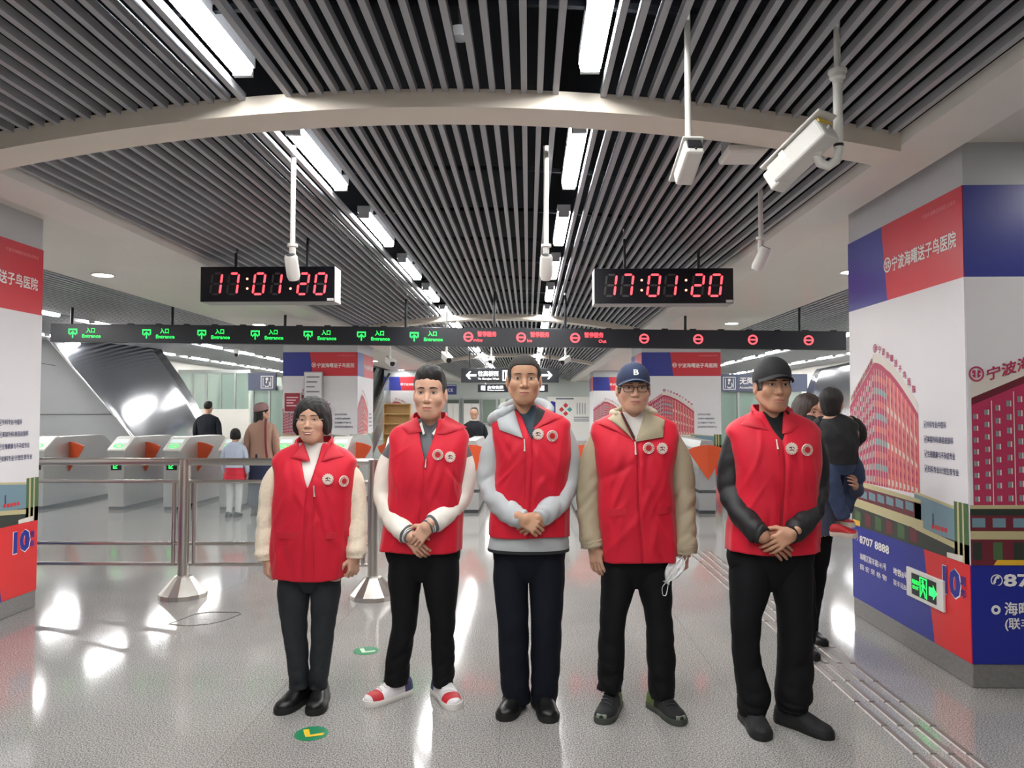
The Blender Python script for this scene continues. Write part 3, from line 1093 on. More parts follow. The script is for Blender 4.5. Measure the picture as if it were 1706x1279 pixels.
# ---- polished curved hull of the stair enclosure, with grey wall beside it
A = [(70, 545), (95, 572), (130, 612), (170, 655), (212, 700), (245, 736), (300, 795)]
Bp = [(250, 545), (262, 572), (280, 598), (304, 632), (326, 668), (340, 697), (352, 760)]
hb = MB()
rows = []
NB = 18
org = at(220, 650, 17.5)
for i in range(31):
    t = i / 30 * (len(A) - 1)
    k = min(int(t), len(A) - 2)
    f = t - k
    a = [A[k][j] + (A[k + 1][j] - A[k][j]) * f for j in (0, 1)]
    b = [Bp[k][j] + (Bp[k + 1][j] - Bp[k][j]) * f for j in (0, 1)]
    pa, pb = at(a[0], a[1], 17.0), at(b[0], b[1], 19.5)
    row = []
    for j in range(NB + 1):
        s = j / NB
        q = pa.lerp(pb, s)
        q.y -= 1.5 * math.sin(PI * s) ** .8
        q.z -= .25 * math.sin(PI * s)
        row.append((q.x - org.x, q.y - org.y, q.z))
    rows.append(row)
hb.rings(rows, None, False, False, closed=False)
hull = empty('stair_hull', (org.x, org.y, 0))
tag(hull, 'polished curved steel stair hull behind the entrance gates', 'stair hull')
sh = hb.build('shell', CHROME, hull, 2.0)
sd = sh.modifiers.new('solid', 'SOLIDIFY')
sd.thickness = .05
rim = MB()
rim.tube([(r[0][0], r[0][1], r[0][2]) for r in rows], .03, 8)
rim.build('edge_trim', DARKGLASS, hull, 1.2)
gw = MB()
poly = [at(x, y, 17.1) for x, y in [(-60, 520)] + [(A[0][0] - 12, 530)] + A] + [at(300, 1279 / 2 + 44 + 1875 / 17.1, 17.1), at(-60, 1279 / 2 + 44 + 1875 / 17.1, 17.1)]
gw.prism([(p.x, max(p.z, 0)) for p in poly], 17.1, 17.3)
tag(gw.build('wall_stair', GREYPAINT), 'grey stair wall panel behind the left gates', kind='structure')
p0 = at(60, 640, 17.09)
w = MB()
for py in (600, 690):
    p, q = at(40, py, 17.09), at(92 if py == 600 else 200, py + (9 if py == 600 else 0), 17.09)
    w.tube([p, q], .008, 6)
tag(w.build('trim_20', mat('panel_joint', rgb(96, 98, 100), .6)), 'dark joint lines on the grey stair wall panel', kind='structure')
m = MB()
boxpx(m, 30, 478, 200, 552, 17.6, .1)
tag(m.build('window_1', DARKGLASS), 'dark glass panel above the polished stair hull', kind='structure')
m = MB()
boxpx(m, 196, 500, 420, 556, 24, .1)
tag(m.build('wall_upper', WHITE), 'bright white wall panel above the left display beam', kind='structure')
# right-hand hull, seen between the pillar and the child
rows = []
for i in range(25):
    t = i / 24
    pa = at(1330 + 40 * (1 - t) ** 2 - 10, 615 + 215 * t ** 1.2, 19.5)
    pb = at(1470, 585 + 230 * t, 17.0)
    row = []
    for j in range(NB + 1):
        s = j / NB
        q = pa.lerp(pb, s)
        q.y -= 1.2 * math.sin(PI * s) ** .8
        row.append(q)
    rows.append(row)
o0 = at(1400, 690, 18)
hull2 = empty('stair_hull', (o0.x, o0.y, 0))
tag(hull2, 'polished curved steel stair hull behind the carried child', 'stair hull')
hb = MB()
hb.rings([[(q.x - o0.x, q.y - o0.y, q.z) for q in r] for r in rows], None, False, False, closed=False)
hb.build('shell', CHROME, hull2, 2.0).modifiers.new('solid', 'SOLIDIFY').thickness = .05

# ---- glazed offices at the sides
OFF = mat('office_wall', rgb(176, 188, 176), .6)
FRM = mat('frame_alu', rgb(170, 176, 174), .35, metal=.6)


def glazed(name, x0, x1, Y, z0, z1, n, low, label, num):
    r = empty(name, ((x0 + x1) / 2, Y, 0))
    tag(r, label, 'glass partition')
    w2 = (x1 - x0) / 2
    if low > 0:
        MB().bbox((-w2, 0, 0), (w2, .1, low)).build('low_wall', WHITE, r)
    for i in range(n):
        a, b = -w2 + 2 * w2 * i / n, -w2 + 2 * w2 * (i + 1) / n
        MB().bbox((a + .03, .03, low), (b - .03, .045, z1)).build('pane', GLASSG, r)
        MB().bbox((a - .03, 0, low), (a + .03, .08, z1)).build('mullion', FRM, r)
    MB().bbox((-w2, -.01, z1), (w2, .09, z1 + .12)).build('head_rail', FRM, r)
    MB().bbox((-w2, 3.2, 0), (w2, 3.3, z1)).build('back_panel', OFF, r)
    for i in range(n):
        a = -w2 + 2 * w2 * (i + .25) / n
        MB().bbox((a, 3.1, .1), (a + 2 * w2 / n * .45, 3.2, 2.1)).build('cabinet', mat('cabinet_pale', rgb(206, 212, 204), .5), r)
    return r


xa, xb = at(296, 650, 25).x, at(415, 650, 25).x
glazed('glass_office', xa, xb, 25, 0, 2.75, 5, 1.55, 'green-tinted glass office behind the man in the dark sweater', 1)
xa, xb = at(414, 650, 20).x, at(470, 650, 20).x
glazed('glass_lift_lobby', xa, xb, 20.3, 0, 2.05, 2, 0, 'glass lobby under the grey lift sign on the left', 2)
xa, xb = at(1199, 650, 20).x, at(1345, 650, 20).x
glazed('glass_lift_lobby', xa, xb, 20.3, 0, 2.02, 4, 0, 'glass lobby under the accessible lift sign on the right', 3)
SGB = mat('sign_slate', rgb(88, 94, 116), .5)


def lift_icon(mb, f, u0, z0, s):
    for a, b, c, d in ((0, 0, 1, .06), (0, .94, 1, 1), (0, 0, .06, 1), (.94, 0, 1, 1), (.16, .15, .22, .85), (.78, .15, .84, .85)):
        f.flat(mb, [(u0 + a * s, z0 + b * s), (u0 + c * s, z0 + b * s), (u0 + c * s, z0 + d * s), (u0 + a * s, z0 + d * s)], INK_W, .004)
    f.flat(mb, [(u0 + s * (.5 + .12 * math.cos(a)), z0 + s * (.75 + .12 * math.sin(a))) for a in np.linspace(0, 6.28, 10)[:-1]], INK_W, .004)
    f.flat(mb, [(u0 + s * .42, z0 + s * .62), (u0 + s * .52, z0 + s * .62), (u0 + s * .5, z0 + s * .42), (u0 + s * .4, z0 + s * .42)], INK_W, .004)
    n = 14
    for k in range(n):
        a0, a1 = -2.6 + 3.4 * k / n, -2.6 + 3.4 * (k + 1) / n
        f.flat(mb, [(u0 + s * (.5 + r * math.cos(a)), z0 + s * (.36 + r * math.sin(a))) for r, a in ((.25, a0), (.25, a1), (.18, a1), (.18, a0))], INK_W, .004)


for (x0, x1, y0, y1, lab, wt) in ((413, 459, 621, 650, 'grey lift sign with wheelchair symbol beside the advert pillar on the left', False),
                                  (1197, 1345, 623, 652, 'grey accessible lift sign with white lettering behind the black cap', True)):
    a, b = at(x0, y1, 20.165), at(x1, y0, 20.165)
    r = empty('lift_sign', (a.x, 20.165, a.z))
    tag(r, lab, 'sign')
    MB().bbox((0, 0, 0), (b.x - a.x, .12, b.z - a.z)).build('board', SGB, r)
    f = Face(r, (0, 0, 0), (1, 0, 0), (0, -1, 0), b.x - a.x)
    mb = MB()
    lift_icon(mb, f, (b.x - a.x - .4) if not wt else .12, .05, .34)
    mb.build('pictogram', INK_W, r)
    if wt:
        f.text('无障碍电梯', .56, .21, .2, INK_W, bold=.02, e=.004)
        f.text('Accessible elevator', .56, .08, .09, INK_W, e=.004)

# ---- escalator beside the distant pillar
xe0, xe1 = at(600, 680, 26).x, at(637, 680, 26).x
es = empty('escalator', ((xe0 + xe1) / 2, 24, 0))
tag(es, 'escalator rising between the left advert pillars', 'escalator')
hw = (xe1 - xe0) / 2
EST = mat('escalator_step', rgb(120, 120, 112), .45, metal=.4)
step_me = MB().bbox((-hw + .15, 0, -.2), (hw - .15, .4, .2)).mesh('step', EST)
for i in range(17):
    o = bpy.data.objects.new('step', step_me)
    o.location = (0, i * .4, i * .2)
    link(o, es)
for s in (-1, 1):
    mb = MB()
    q = lambda y, z: (s * (hw - .07), y, z)
    x0, x1 = sorted((s * (hw - .14), s * hw))
    mb.add([(x, y, z) for x in (x0, x1) for y, z in ((-.6, 0), (-.6, .25), (0, .45), (6.8, 3.85), (6.8, 3.0), (0.4, 0))],
           [(0, 1, 2, 3, 4, 5), (11, 10, 9, 8, 7, 6)] + [(j, 6 + j, 6 + (j + 1) % 6, (j + 1) % 6) for j in range(6)])
    mb.build('skirt', STEEL2, es)
    mb = MB()
    mb.add([(s * (hw - .07) + dx, y, z) for dx in (-.006, .006) for y, z in ((-.5, .25), (0, .45), (6.8, 3.85), (6.8, 4.4), (0, 1.05), (-.5, .9))],
           [(0, 1, 2, 3, 4, 5), (11, 10, 9, 8, 7, 6)] + [(j, 6 + j, 6 + (j + 1) % 6, (j + 1) % 6) for j in range(6)])
    mb.build('balustrade', GLASS, es)
    MB().tube([(s * (hw - .07), -.62, .55), (s * (hw - .07), -.6, .9), (s * (hw - .07), 0, 1.07), (s * (hw - .07), 6.8, 4.42)], .045, 10).build('handrail', BLACK, es, 1)

# ---- wooden shelf unit
a, b = at(638, 720, 25), at(684, 672, 25)
sf = empty('wooden_shelf', ((a.x + b.x) / 2, 25, 0))
tag(sf, 'light wooden shelf unit left of the young man', 'shelf')
W, Hh = b.x - a.x, b.z
for s in (-1, 1):
    MB().box((s * (W / 2 - .015), .18, Hh / 2), (.03, .36, Hh)).build('side_panel', WOOD, sf)
MB().box((0, .35, Hh / 2), (W - .06, .02, Hh)).build('back_panel', WOOD, sf)
for k in range(6):
    MB().box((0, .17, .05 + (Hh - .065) * k / 5), (W - .06, .34, .03)).build('shelf_board', WOOD, sf)


# ---- hanging direction signs
LITW = mat('sign_lit_white', rgb(255, 255, 255), .5, emit=1.4)


def hang_sign(x0, y0, x1, y1, Y, label, fill):
    a, b = at(x0, y1, Y), at(x1, y0, Y)
    r = empty('direction_sign', (a.x, Y, a.z))
    tag(r, label, 'sign')
    W, Hs = b.x - a.x, b.z - a.z
    MB().bbox((0, 0, 0), (W, .15, Hs)).build('box', SIGNBLACK, r, bevel=.008)
    f = Face(r, (0, 0, 0), (1, 0, 0), (0, -1, 0), W)
    fill(f, W, Hs)
    return r


def arrow(mb, f, u0, z0, s, d):
    p = [(0, .5), (.42, .95), (.6, .95), (.36, .62), (1.2, .62), (1.2, .38), (.36, .38), (.6, .05), (.42, .05)]
    f.flat(mb, [(u0 + (x if d < 0 else 1.2 - x) * s, z0 + z * s) for x, z in p], LITW, .004)


def fill1(f, W, H):
    mb = MB()
    for u_, d_ in ((.14, -1), (W - .5, 1)):
        m2 = MB()
        arrow(m2, f, u_, .08, .26, d_)
        m2.build('arrow', LITW, f.p)
    for a, b, c, d in ((1.22, .05, 1.54, .36),):
        f.flat(mb, [(a, b), (c, b), (c, d), (a, d)], LITW, .003)
    f.flat(mb, [(1.26, .08), (1.5, .08), (1.5, .33), (1.26, .33)], SIGNBLACK, .004)
    f.flat(mb, [(1.3, .09), (1.46, .09), (1.46, .32), (1.3, .32)], LITW, .005)
    f.flat(mb, [(1.355, .15), (1.405, .15), (1.405, .3), (1.355, .3)], SIGNBLACK, .006)
    mb.build('pictogram', LITW, f.p)
    mb = MB()
    f.flat(mb, [(1.62, .05), (1.68, .05), (1.68, .36), (1.62, .36)], LED_G, .004)
    mb.build('pictogram', LED_G, f.p)
    f.text('往高桥西', .5, .2, .16, LITW, width=.6, bold=.03, e=.004)
    f.text('To Gaoqiao West', .5, .085, .075, LITW, width=.62, bold=.02, e=.004)
    f.text('往霞浦', W - 1.0, .2, .16, LITW, width=.44, bold=.03, e=.004)


def fill2(f, W, H):
    mb = MB()
    f.flat(mb, [(.1, .07), (.24, .05), (.24, .2), (.1, .2)], LITW, .004)
    mb.build('pictogram', LITW, f.p)
    mb = MB()
    f.flat(mb, [(W - .3, .05), (W - .12, .05), (W - .12, .2), (W - .3, .2)], LITW, .004)
    mb.build('pictogram', LITW, f.p)
    f.text('自动售票', .3, .115, .1, LITW, width=.5, bold=.03, e=.004)
    f.text('Ticket machines', .3, .045, .055, LITW, width=.55, bold=.02, e=.004)


s1 = hang_sign(768, 613, 931, 637, 22, 'upper black hanging sign with white arrows behind the tall man', fill1)
s2 = hang_sign(796, 640, 913, 653, 24, 'lower small black hanging sign behind the tall man', fill2)
for r, W, H, Y in ((s1, 2.86, .42, 22), (s2, 2.24, .25, 24)):
    for x in (.25, W - .25):
        X = r.location.x + x
        MB().tube([(x, .07, H), (x, .07, zs(X) + .1 - r.location.z)], .02, 8).build('hanger_rod', BLACK if Y == 22 else CAMWHITE, r, 1)
# ---- end wall fittings
a, b = at(700, 657, 35.5), at(760, 640, 35.5)
r = empty('police_sign', (a.x, 35.5, a.z))
tag(r, 'blue police sign beside the head of the young man', 'sign')
MB().bbox((0, 0, 0), (b.x - a.x, .2, b.z - a.z)).build('board', mat('police_blue', rgb(52, 62, 122), .5), r)
f = Face(r, (0, 0, 0), (1, 0, 0), (0, -1, 0), b.x - a.x)
f.text('警务室 POLICE', .1, .14, .2, INK_W, width=b.x - a.x - .25, bold=.01, e=.004)
MB().bbox((.05, -.006, .42), (b.x - a.x, 0, .45)).build('stripe', INK_W, r)
MB().tube([(1.0, .1, b.z - a.z), (1.0, .1, 3.3 - a.z)], .02, 8).build('hanger_rod', BLACK, r)

WINT = mat('booth_glass', rgb(126, 140, 128), .15)
tk = empty('ticket_window', (at(855, 690, 37.9).x, 37.9, 0))
tag(tk, 'row of glass ticket windows in the end wall behind the tall man', 'window')
a, b = at(802, 708, 37.9), at(906, 662, 37.9)
ox = tk.location.x
MB().bbox((a.x - ox, 0, a.z), (b.x - ox, .1, b.z)).build('frame', FRM, tk)
n = 4
for i in range(n):
    x0 = a.x - ox + (b.x - a.x) * i / n
    x1 = a.x - ox + (b.x - a.x) * (i + 1) / n
    MB().bbox((x0 + .06, -.02, a.z + .1), (x1 - .06, .0, b.z - .1)).build('pane', WINT, tk)
for i in range(2):
    x0 = a.x - ox + (b.x - a.x) * (.3 + .42 * i)
    MB().bbox((x0, -.08, .2), (x0 + .28, -.03, 2.1)).build('notice_panel', mat('notice_pale', rgb(212, 220, 196), .5), tk)
for px0, px1, lab in ((744, 766, 'white door with dark header left of the woman in black'), (771, 800, 'white door panel right behind the woman in black'), (993, 1021, 'white door with dark header left of the navy-capped man')):
    a, b = at(px0, 725, 37.8), at(px1, 664, 37.8)
    r = empty('door_panel', ((a.x + b.x) / 2, 37.8, 0))
    tag(r, lab, 'door')
    w2 = (b.x - a.x) / 2
    MB().bbox((-w2, 0, 0), (w2, .15, b.z)).build('frame', FRM, r)
    for s in (0, 1):
        MB().bbox((-w2 + .05 + s * (w2 - .04), -.04, .03), (-w2 + .05 + s * (w2 - .04) + w2 - .06, 0, b.z - .25)).build('leaf', WHITE, r)
    MB().bbox((-w2 + .05, -.05, b.z - .22), (w2 - .05, 0, b.z - .06)).build('header', mat('door_header', rgb(84, 92, 84), .5), r)
mpa, mpb = at(912, 735, 37.0), at(986, 661, 37.0)
r = empty('information_board', ((mpa.x + mpb.x) / 2, 37.0, 0))
tag(r, 'white information board with coloured diamonds right of the tall man', 'board')
w2 = (mpb.x - mpa.x) / 2
MB().bbox((-w2, 0, 0), (w2, .3, mpb.z)).build('cabinet', CAMWHITE, r, bevel=.01)
f = Face(r, (-w2, 0, 0), (1, 0, 0), (0, -1, 0), 2 * w2)
mb = MB()
zt = mpb.z
f.flat(mb, [(.06, 1.1), (.4, 1.1), (.4, zt - .25), (.2, zt - .2), (.06, zt - .4)], PBLUE, .004)
f.flat(mb, [(.42, zt - .12), (1.3, zt - .12), (1.3, zt - .06), (.42, zt - .06)], SGB, .004)
for cx, cz, col in ((.9, zt - .42, BRED), (.7, zt - .62, BRED), (1.1, zt - .62, mat('board_teal', rgb(60, 150, 150), .5)), (.9, zt - .82, BRED)):
    f.flat(mb, [(cx - .13, cz), (cx, cz - .13), (cx + .13, cz), (cx, cz + .13)], col, .004)
for i in range(4):
    f.flat(mb, [(1.45 + .13 * i, zt - .85), (1.48 + .13 * i, zt - .85), (1.48 + .13 * i, zt - .3), (1.45 + .13 * i, zt - .3)], SGB, .004)
for i in range(3):
    f.flat(mb, [(1.3, zt - 1.02 - .09 * i), (2.05, zt - 1.02 - .09 * i), (2.05, zt - .98 - .09 * i), (1.3, zt - .98 - .09 * i)], SGB, .004)
mb.build('print', None, r)

# ---- notices standing before the left advert pillar
for x0, y0, x1, y1, lab, fm, bm_, big in ((505, 619, 537, 700, 'tall white framed notice on the pillar above the woman', STEEL2, PWHITE, True),
                                          (472, 653, 501, 687, 'small red framed poster on the pillar left of the woman', PWHITE, mat('poster_red', rgb(150, 40, 56), .5), False)):
    Yp = 15.8
    a, b = at(x0, y1, Yp), at(x1, y0, Yp)
    r = empty('notice', ((a.x + b.x) / 2, Yp, a.z))
    tag(r, lab, 'notice')
    w2, h = (b.x - a.x) / 2, b.z - a.z
    MB().bbox((-w2, .02, 0), (w2, .09, h)).build('frame', fm, r)
    MB().bbox((-w2 + .02, .012, .02), (w2 - .02, .03, h - .02)).build('sheet', bm_, r)
    f = Face(r, (-w2, .012, 0), (1, 0, 0), (0, -1, 0), 2 * w2)
    mb = MB()
    inkm = mat('ink_grey', rgb(110, 112, 116), .6) if big else mat('ink_blush', rgb(226, 190, 190), .6)
    for i in range(8 if big else 4):
        z = h - .1 - i * (h - .2) / (8 if big else 4)
        f.flat(mb, [(.06, z), (2 * w2 - .06 - .05 * (i % 3), z), (2 * w2 - .06 - .05 * (i % 3), z - .025), (.06, z - .025)], inkm, .002)
    mb.build('print', None, r)


# ---- surveillance cameras
def pole_camera(px, py_top, py_cam, Y, label, body='drop', z_extra=.08, yaw=0.0):
    p = at(px, py_cam, Y)
    r = empty('surveillance_camera', (p.x, p.y, p.z))
    tag(r, label, 'camera', 'ceiling cameras')
    ztop = zs(p.x) + z_extra - p.z if abs(p.x - XC) < 2.6 else 2.98 - p.z
    rr = .018 if Y < 9 else .02
    if body == 'drop':      # slim pole, joint, tilted bullet camera
        MB().tube([(0, 0, .13), (0, 0, ztop)], rr, 12).build('pole', CAMWHITE, r, 1)
        MB().lathe([(.036, .165), (.036, .145), (.022, .14), (.022, .06)], n=14).build('joint', CAMWHITE, r, .8)
        R = Euler((math.radians(-62), 0, yaw)).to_matrix()
        mb = MB()
        prof = [(.0005, -.09), (.036, -.09), (.044, -.075), (.045, .06), (.036, .085), (.0005, .09)]
        mb.lathe(prof, n=18, axis='y')
        mb.v = [tuple(R @ Vector(v) + Vector((0, 0, 0))) for v in mb.v]
        mb.build('body', CAMWHITE, r, .8)
        mb = MB()
        mb.lathe([(.0005, -.094), (.03, -.094), (.03, -.088), (.0005, -.088)], n=16, axis='y')
        mb.v = [tuple(R @ Vector(v)) for v in mb.v]
        mb.build('lens', BLACK, r)
    elif body == 'far':
        MB().tube([(0, .0, .05), (0, 0, ztop)], rr, 8).build('pole', CAMWHITE, r, 1)
        R = Euler((math.radians(20), 0, yaw)).to_matrix()
        mb = MB()
        mb.box((0, 0, 0), (.11, .3, .1))
        mb.box((0, -.02, .06), (.13, .36, .015))
        mb.v = [tuple(R @ Vector(v)) for v in mb.v]
        mb.build('body', CAMWHITE, r)
        mb = MB()
        mb.lathe([(.0005, -.165), (.048, -.165), (.05, -.14), (.0005, -.14)], n=14, axis='y')
        mb.v = [tuple(R @ Vector(v)) for v in mb.v]
        mb.build('lens', BLACK, r)
    return r


pole_camera(487, 275, 446, 5.1, 'slim white camera on a pole before the left clock')
pole_camera(910, 265, 446, 5.2, 'slim white camera on a pole in the middle of the hall')
pole_camera(1268, 315, 432, 5.5, 'slim white camera on a pole right of the right clock', yaw=.9)
pole_camera(650, 570, 602, 15.0, 'small distant camera above the escalator', 'far', yaw=.5)
pole_camera(744, 570, 596, 13.2, 'small distant white camera left of the hanging signs', 'far', yaw=.4)
pole_camera(819, 570, 600, 20.0, 'small distant camera just above the hanging signs', 'far', yaw=-.2)
pole_camera(942, 570, 600, 16.0, 'small distant camera right of the hanging signs', 'far', yaw=-.5)
pole_camera(394, 560, 588, 19.0, 'small distant camera over the left aisle', 'far', yaw=.3)
# box camera on a straight pole, seen from behind
p = at(1147, 272, 3.35)
r = empty('surveillance_camera', p)
tag(r, 'white box camera on a straight pole above the right clock', 'camera', 'ceiling cameras')
MB().tube([(0.004, .02, .09), (.004, .02, zs(p.x) + .1 - p.z)], .014, 12).build('pole', CAMWHITE, r, 1)
R = Euler((math.radians(-30), 0, .1)).to_matrix()
mb = MB().box((0, 0, 0), (.082, .2, .075))
mb.v = [tuple(R @ Vector(v)) for v in mb.v]
mb.build('body', CAMWHITE, r, bevel=.012)
mb = MB().box((0, -.102, .008), (.068, .008, .05))
mb.v = [tuple(R @ Vector(v)) for v in mb.v]
mb.build('back_panel', BLACK, r, bevel=.006)
mb = MB().box((0, .02, .045), (.095, .26, .01))
mb.v = [tuple(R @ Vector(v)) for v in mb.v]
mb.build('sun_shield', CAMWHITE, r, bevel=.004)
MB().tube([(.004, .02, .09), (.01, -.06, .08), (.012, -.1, .03)], .005, 8).build('cable', BLACK, r, 1)
# large housing on a curved arm
p = at(1397, 240, 3.3)
r = empty('surveillance_camera', p)
tag(r, 'large white camera housing on a hooked arm at upper right', 'camera', 'ceiling cameras')
k = 3.3 / 1250
ztop = zs(p.x) + .12 - p.z
MB().tube([(0, 0, .3), (0, 0, ztop)], .014, 12).build('pole', CAMWHITE, r, 1)
MB().lathe([(.04, .33), (.04, .318), (.034, .312), (.034, .295), (.022, .285), (.022, .27)], n=20).build('flange', CAMWHITE, r, .7)
arm = [(0, 0, .29), (0, 0, 0), (0, 0, -.03), (-.012, 0, -.075), (-.045, 0, -.098), (-.08, 0, -.085), (-.1, 0, -.05), (-.1, 0, -.03)]
MB().tube(arm, .02, 14).build('arm', CAMWHITE, r, 1)
MB().lathe([(.0212, -.012), (.0212, .0)], n=14).build('band', BLACK, r)
R = Euler((math.radians(-30), 0, math.radians(36))).to_matrix() * .9
off = Vector((-.15, .03, -.03))


def put(mb):
    mb.v = [tuple(R @ Vector(v) + off) for v in mb.v]
    return mb


put(MB().box((0, 0, 0), (.125, .33, .11))).build('housing', CAMWHITE, r, bevel=.012)
put(MB().box((0, -.01, .066), (.15, .39, .012))).build('sun_shield', CAMWHITE, r, bevel=.004)
put(MB().box((0, .175, -.01), (.1, .06, .11))).build('front_hood', CAMWHITE, r, bevel=.01)
put(MB().box((0, -.168, .04), (.11, .006, .022))).build('yellow_strip', YELLOW, r)
put(MB().lathe([(.0005, -.18), (.012, -.18), (.014, -.16), (.0005, -.16)], (.0, 0, .0), 12, axis='y')).build('gland', STEEL2, r)
put(MB().box((.06, -.1, .02), (.008, .03, .05))).build('latch', STEEL, r)
put(MB().box((-.06, .06, .03), (.008, .03, .05))).build('latch', STEEL, r)
MB().box((-.11, .0, -.03), (.06, .06, .05)).build('bracket', CAMWHITE, r, bevel=.006)
# flat white access point under the first beam
p = at(1237, 262, 4.55)
r = empty('access_point', (p.x, p.y, p.z - .01))
tag(r, 'flat white ceiling box behind the first arched beam', 'access point')
MB().rings([[(-w, -d, z), (w, -d, z), (w, d, z), (-w, d, z)] for w, d, z in ((.1, .11, 0), (.115, .125, .01), (.115, .125, .045), (.1, .11, .05))]).build('cover', CAMWHITE, r, bevel=.006)
MB().bbox((-.1, -.11, .05), (.1, .11, zs(p.x) - p.z + .03)).build('mount', GREYPAINT, r)
# smoke detector up between the slats
p = at(766, 96, 3.75)
r = empty('smoke_detector', (p.x, p.y, zs(p.x) + .1))
tag(r, 'round smoke detector above the slats before the first beam', 'smoke detector')
MB().lathe([(.0005, 0), (.045, .005), (.055, .03), (.055, .05)], n=20).build('dome', GREYPAINT, r, .7)
MB().tube([(0, 0, .05), (0, 0, .34)], .01, 8).build('stem', BLACK, r)
# ================================================================== people
# ---- implicit shapes (numpy) and a small surface-nets mesher
def v3(*a):
    return np.array(a, dtype=np.float32)


def s_ell(P, c, r):
    q = (P - v3(*c)) / v3(*r)
    k0 = np.sqrt((q * q).sum(-1)) + 1e-6
    q2 = q / v3(*r)
    k1 = np.sqrt((q2 * q2).sum(-1)) + 1e-6
    return k0 * (k0 - 1) / k1


def s_cap(P, a, b, ra, rb):
    a, b = v3(*a), v3(*b)
    ba = b - a
    pa = P - a
    h = np.clip((pa @ ba) / float(ba @ ba), 0, 1)
    d = pa - h[..., None] * ba
    return np.sqrt((d * d).sum(-1)) - (ra + (rb - ra) * h)


def s_box(P, c, hs, r):
    q = np.abs(P - v3(*c)) - (v3(*hs) - r)
    return np.sqrt((np.maximum(q, 0) ** 2).sum(-1)) + np.minimum(q.max(-1), 0) - r


def u(a, b, k):
    h = np.clip(.5 + .5 * (b - a) / k, 0, 1)
    return b + (a - b) * h - k * h * (1 - h)


def sub(a, b, k):
    """a minus b"""
    return -u(-a, b, k)


def nets(f, lo, hi, h):
    ax = [np.arange(lo[i], hi[i] + h, h, dtype=np.float32) for i in range(3)]
    G = np.stack(np.meshgrid(*ax, indexing='ij'), -1)
    nx, ny, nz = G.shape[:3]
    K = 4
    if nx * ny * nz > 60000:
        # coarse pass first, fine values only near the surface
        C = G[::K, ::K, ::K]
        Vc = f(C.reshape(-1, 3)).reshape(C.shape[:3])
        up = lambda A: np.repeat(np.repeat(np.repeat(A, K, 0), K, 1), K, 2)[:nx, :ny, :nz]
        near = np.abs(Vc) < K * h * 2.0
        V = up(np.where(Vc < 0, -1.0, 1.0).astype(np.float32))
        for sh in (0, 1):
            pass
        N = up(near)
        V[N] = f(G[N])
    else:
        V = f(G.reshape(-1, 3)).reshape(G.shape[:3])
    ins = V < 0
    cs = np.zeros((nx - 1, ny - 1, nz - 1, 3), np.float32)
    cn = np.zeros((nx - 1, ny - 1, nz - 1), np.float32)
    for axis in range(3):
        o1, o2 = [i for i in range(3) if i != axis]
        for d1 in (0, 1):
            for d2 in (0, 1):
                s0 = [slice(0, -1)] * 3
                s0[o1] = slice(d1, V.shape[o1] - 1 + d1)
                s0[o2] = slice(d2, V.shape[o2] - 1 + d2)
                s1 = list(s0)
                s1[axis] = slice(1, None)
                a, b = V[tuple(s0)], V[tuple(s1)]
                m = (a < 0) != (b < 0)
                t = np.where(m, a / np.where(m, a - b, 1), 0)
                for c in range(3):
                    base = ax[c][:-1].reshape([-1 if i == c else 1 for i in range(3)])
                    if c == axis:
                        val = base + t * h
                    elif c == o1:
                        val = base + d1 * h
                    else:
                        val = base + d2 * h
                    cs[..., c] += np.where(m, val, 0)
                cn += m
    act = cn > 0
    idx = -np.ones(cn.shape, np.int64)
    idx[act] = np.arange(act.sum())
    verts = cs[act] / cn[act][:, None]
    faces = []
    for axis in range(3):
        o1, o2 = [(1, 2), (2, 0), (0, 1)][axis]
        s0 = [slice(1, -1)] * 3
        s0[axis] = slice(0, -1)
        s1 = list(s0)
        s1[axis] = slice(1, None)
        a, b = ins[tuple(s0)], ins[tuple(s1)]
        m = a != b
        I = np.argwhere(m)
        if len(I) == 0:
            continue
        off = np.array([1, 1, 1])
        off[axis] = 0
        I = I + off

        def cell(d1, d2):
            J = I.copy()
            J[:, o1] -= d1
            J[:, o2] -= d2
            return idx[J[:, 0], J[:, 1], J[:, 2]]
        q = np.stack([cell(1, 1), cell(0, 1), cell(0, 0), cell(1, 0)], 1)
        flip = ~a[m]
        q[flip] = q[flip][:, ::-1]
        faces.append(q)
    return verts, np.concatenate(faces) if faces else np.zeros((0, 4), int)


def add_np(mb, v, f, m):
    mb.add(v.tolist(), f.tolist(), m)


# ---- materials
def skin(name, r, g, b):
    return mat(name, rgb(r, g, b), .48, spec=.35, noise=.05, nscale=30, sss=.12)


HAIR = mat('hair_black', rgb(24, 21, 20), .5, noise=.3, nscale=60, stretch=(6, 6, .8), bump=.5, bscale=60, spec=.4)
HAIR_BUZZ = mat('hair_cropped', rgb(56, 53, 52), .85, noise=.12, nscale=400, spec=.2)
HAIR_BR = mat('hair_brown', rgb(52, 38, 32), .5, noise=.3, nscale=60, stretch=(6, 6, .8), bump=.4, bscale=60)
EYEW = mat('eye_white', rgb(192, 176, 166), .3)
IRIS = mat('iris_dark', rgb(34, 24, 20), .2)
LASH = mat('lash_dark', rgb(46, 34, 30), .7)
BROW = mat('brow_dark', rgb(48, 38, 34), .8)
LIP = mat('lip_tone', rgb(184, 112, 100), .45)
LIPL = mat('mouth_line', rgb(104, 56, 50), .6)
TEETH = mat('teeth', rgb(232, 226, 214), .3)
NOST = mat('nostril', rgb(96, 56, 44), .7)
VEST = mat('vest_red', rgb(198, 18, 45), .62, noise=.05, nscale=7, bump=.12, bscale=9, stretch=(1.6, 1.6, .5), sheen=.1, spec=.3)
